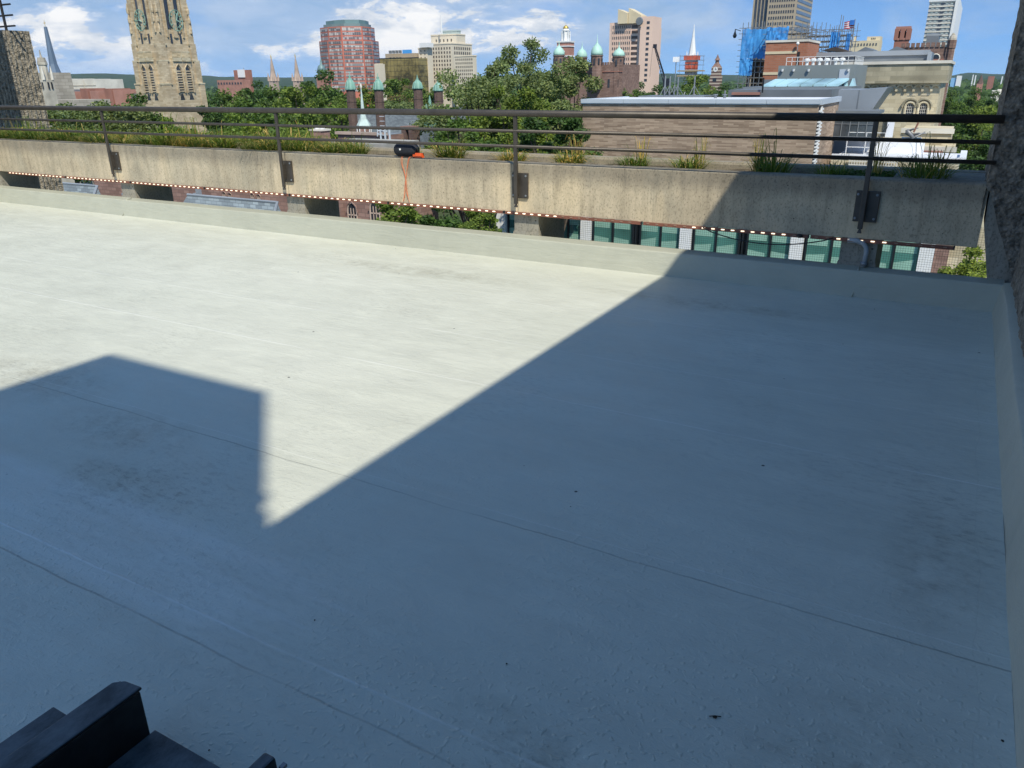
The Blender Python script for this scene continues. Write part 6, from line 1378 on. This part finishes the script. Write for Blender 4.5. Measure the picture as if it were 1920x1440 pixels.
# ------------------------------------------------------------ trees
def crown_mesh(seed,rx,rz,nclump,nleaf,ls,mat,airy=0.0,up=0.0):
    """leaves spread in clumps; origin at the crown's centre"""
    r=random.Random(seed); v=[];f=[]
    cl=[]
    for i in range(nclump):
        while True:
            p=Vector((r.uniform(-1,1),r.uniform(-1,1),r.uniform(-1,1)))
            if p.length<1 and p.length>.25: break
        q=Vector((p.x*rx,p.y*rx,p.z*rz)); cl.append((q*(.9),r.uniform(.22,.40)*rx*(1-.45*airy)))
    if not airy: cl.append((Vector((0,0,0)),.6*rx))
    for i in range(nleaf):
        c,s=cl[r.randrange(len(cl))]
        d=Vector((r.gauss(0,1),r.gauss(0,1),r.gauss(0,.8))).normalized()*s*(r.random()**.33)*r.uniform(.75,1.12)
        p=c+Vector((d.x,d.y,d.z*.75))
        a=Vector((r.gauss(0,1),r.gauss(0,1),r.gauss(0,.6))).normalized(); b=a.orthogonal().normalized(); k=ls*r.uniform(.6,1.3)
        a=a*k; b=b*k*.62; n=len(v)
        v+=[tuple(p-a),tuple(p+b*.9),tuple(p+a),tuple(p-b*.9)]; f.append((n,n+1,n+2,n+3))
    me=bpy.data.meshes.new('crown'); me.from_pydata(v,[],f); me.materials.append(mat); me.update(); return me,cl
def trunk_mesh(seed,hgt,rad,cl,fork=.0,limbs=10):
    """trunk from z=-hgt up to the crown centre at 0, limbs to the clumps"""
    r=random.Random(seed); m=M(); z0=-hgt
    pts=[Vector((r.uniform(-.15,.15)*k*rad,r.uniform(-.15,.15)*k*rad,z0+(hgt)*k/5)) for k in range(6)]
    m.tube(pts,[rad*(1.15-.7*k/5) for k in range(6)],8)
    for c,s in cl[:limbs]:
        b=pts[3].lerp(pts[5],r.random()); mid=b.lerp(c,.5)+Vector((r.uniform(-.3,.3),r.uniform(-.3,.3),r.uniform(-.2,.5)))*s*.5
        m.tube([b,mid,c,c+(c-mid)*.2],[rad*.36,rad*.22,rad*.10,rad*.03],5)
    return m
PROT={}
def proto(kind):
    if kind in PROT: return PROT[kind]
    spec={'A':(1,5.0,5.2,26,5200,.30,'leafA'),'B':(2,5.0,4.6,24,5200,.30,'leafB'),'C':(3,4.6,5.0,24,4800,.29,'leafC'),'D':(4,5.0,5.4,22,5000,.28,'leafA'),'E':(5,5.0,4.2,26,5200,.30,'leafD')}[kind]
    me,cl=crown_mesh(*spec[:6],MT[spec[6]]); PROT[kind]=(me,cl); return PROT[kind]
def tree(px,ytop,d,wpx,lab,kind='A',hs=1.0,group=None,zs=1.0):
    """crown top seen at (px,ytop) at distance d, crown width wpx pixels"""
    me,tm=proto(kind); top=atd(px,ytop-wpx*.07,d); r=wpx/2*d/F*1.0; s=r/5.0; rz=5.3*s*hs; cz=top.z-rz
    t=thing('broadleaf_tree',lab,'tree',(top.x,top.y,GZ),group)
    o=bpy.data.objects.new('crown',me); COL.objects.link(o); o.parent=t; o.location=(0,0,cz-GZ); o.scale=(s,s,s*hs)
    cl=[(Vector((c.x*s,c.y*s,c.z*s*hs*.8)),q*s) for c,q in tm]; o2=bpy.data.objects.new('trunk',rawmesh(trunk_mesh(int(px),cz-GZ,.07*r+.1,cl,0,8),'trunk',MT['bark'])); COL.objects.link(o2); o2.parent=t; o2.location=(0,0,cz-GZ)
    return t
def trees():
    G='trees in the wooded quarter behind the railing'
    L=[ # px, top y, dist, width px, kind, label
     (606,128,300,100,'B','large dark rounded tree directly below the red office tower'),
     (480,150,330,60,'B','dark tree on the skyline right of the red brick building'),
     (430,165,250,90,'A','mid green tree below the red brick building'),
     (520,158,240,90,'A','broad green tree under the twin spires'),
     (400,180,200,70,'B','dark tree touching the right side of the bell tower'),
     (470,180,190,95,'A','green tree in the middle of the left wood, above the top rail'),
     (560,165,200,90,'D','green tree below the gap between spires and red tower'),
     (615,176,180,80,'A','green tree left of the nearest copper turret'),
     (635,185,160,42,'C','small yellow green tree just left of the copper turret'),
     (420,212,130,110,'C','bright green tree right of the bell tower foot'),
     (510,205,140,120,'A','green tree behind the second railing post'),
     (590,208,135,110,'D','green tree between second post and turret, on the top rail'),
     (455,232,100,130,'C','lighter tree low between the rails, right of the bell tower'),
     (560,236,95,120,'A','tree low between the rails right of the second post'),
     (395,240,90,70,'B','dark tree low between the rails beside the tower foot'),
     (690,158,260,60,'A','green tree behind the white spire'),
     (745,150,270,70,'D','olive green tree under the gold glass block'),
     (800,160,280,60,'A','green tree in front of the cream tower foot'),
     (740,180,190,70,'E','grey green tree left of the copper crest'),
     (1200,152,300,60,'B','dark tree band under the pink tower, left'),
     (1235,158,280,60,'B','dark tree under the crane'),
     (1310,143,330,75,'D','rounded tree under the scaffolded steeple'),
     (1360,155,300,60,'B','dark tree under the clock steeple'),
     (1180,165,240,50,'A','green tree just left of the roof antennas, far side'),
     (1275,160,260,60,'A','green tree behind the roof antennas'),
     (1395,158,290,50,'B','dark tree at the foot of the blue net scaffold')]
    for px,y,d,w,k,lab in L: tree(px,y,d,w,lab,k,1.0,G)
    G='trees filling the right side beside the column'
    L=[(1790,166,230,60,'B','dark tree touching the brownstone turret on the right'),(1835,162,260,60,'B','dark tree under the small far spire'),(1870,168,240,50,'B','green tree nearest the right column on the skyline'),
       (1800,205,150,70,'B','green tree below the battlemented turret'),(1850,200,150,80,'D','green tree behind the top rail at the column'),(1815,250,110,90,'B','dark tree between the rails at the right'),(1865,245,105,70,'B','green tree between the rails touching the column'),
       (1840,290,85,90,'B','lower green tree at the right end of the planter'),(1795,300,95,50,'B','dark shrub like tree right of the white roof terrace')]
    for px,y,d,w,k,lab in L: tree(px,y,d,w,lab,k,1.05,G)
    # bright shrub like willow left
    for px,y,d,w,k,lab in ((150,182,95,100,'E','feathery grey green tree at the left between pier and first post'),(215,178,95,100,'E','feathery pale tree behind the first railing post'),(250,174,100,100,'B','dark leaved tree in front of the bell tower foot'),(112,192,90,80,'E','feathery low tree beside the ribbed pier'),(300,222,92,80,'C','light green tree low at the foot of the bell tower'),(60,222,88,100,'C','light shrub top over the left grass'),(345,238,110,60,'A','low green tree right of the bell tower foot')):
        tree(px,y,d,w,lab,k,.9,'trees close behind the left of the railing')
    # trees seen through the gap
    for px,y,d,w,k,lab in ((740,376,36,110,'A','leafy tree below the planter right of the arched windows'),(830,380,40,120,'B','dark leafy tree below the planter before the white mullion'),(900,392,38,80,'A','leafy tree below the planter touching the white mullion'),(150,325,80,90,'B','dark tree glimpsed under the planter at the far left')):
        tree(px,y,d,w,lab,k,.8,'trees seen through the gap below the planter')
    tree(1822,465,20,110,'sunlit bright tree in the gap beside the right column','C',1.0)
    # the tall airy tree
    G='big airy trees in front of the onion domes'
    for px,yt,d,wpx,hs,n,lab,k,ncl,seed in ((992,50,72,170,1.5,24000,'tall airy tree rising above the skyline left of the gold cupola','leafF',64,21),(885,112,66,210,1.0,22000,'wide airy tree in front of the cream tower','leafF',60,22),(1078,86,78,150,1.35,19000,'airy tree before the onion domed hall','leafD',54,23),(960,150,60,170,1.1,17000,'dense middle tree behind the third railing post','leafA',60,24),(1040,205,52,150,1.0,14000,'low tree between the rails left of the brick box','leafB',50,25),(880,215,50,160,.9,14000,'low tree between the rails right of the brick chimneys','leafA',50,26),(948,98,70,120,1.3,10000,'thin upper crown leaning left of the tallest tree','leafD',36,27)):
        top=atd(px,yt,d); r=wpx/2*d/F*1.12; rz=r*1.1*hs; cz=top.z-rz*.98
        me,cl=crown_mesh(seed,r,rz,ncl,n,.125 if d<75 else .15,MT[k],.8)
        t=thing('airy_tree',lab,'tree',(top.x,top.y,GZ),G)
        o=bpy.data.objects.new('crown',me); COL.objects.link(o); o.parent=t; o.location=(0,0,cz-GZ)
        tm=trunk_mesh(seed,cz-GZ,.34,cl,0,26); o2=bpy.data.objects.new('trunk',rawmesh(tm,'trunk',MT['bark'])); COL.objects.link(o2); o2.parent=t; o2.location=(0,0,cz-GZ)
    # far canopy as one mass
    m=M(); r=random.Random(3)
    for i in range(26000):
        a=math.radians(r.uniform(-68,8)); d=280*math.exp(r.random()*2.4)
        k=d*.0042
        p=Vector((d*math.sin(a),d*math.cos(a),GZ+5+4*noise.noise(Vector((d*math.sin(a)*.03,d*math.cos(a)*.03,0)))*1.0+r.uniform(-3,3)))
        u=Vector((r.gauss(0,1),r.gauss(0,1),r.gauss(0,.5))).normalized(); w=u.orthogonal().normalized(); m.quad(p-u*k,p-w*k*.8,p+u*k,p+w*k*.8)
    tag(m.build('far_woodland',MT['leafB']),'far green canopy of street trees spreading towards the hills','woodland',kind='stuff')
trees()

# ------------------------------------------------------------ air
def haze(dens):
    m=M(); m.box(-7900,7900,-900,7900,GZ-1.0,150); mt=bpy.data.materials.new('haze_air'); mt.use_nodes=True; nt=mt.node_tree; nt.nodes.clear()
    o=nt.nodes.new('ShaderNodeOutputMaterial'); v=nt.nodes.new('ShaderNodeVolumePrincipled'); v.inputs['Density'].default_value=dens; v.inputs['Color'].default_value=(.72,.84,1,1); v.inputs['Anisotropy'].default_value=.2
    nt.links.new(v.outputs[0],o.inputs['Volume']); tag(m.build('haze',mt),'thin blue summer haze over the whole city','haze',kind='stuff')
haze(0.000045)
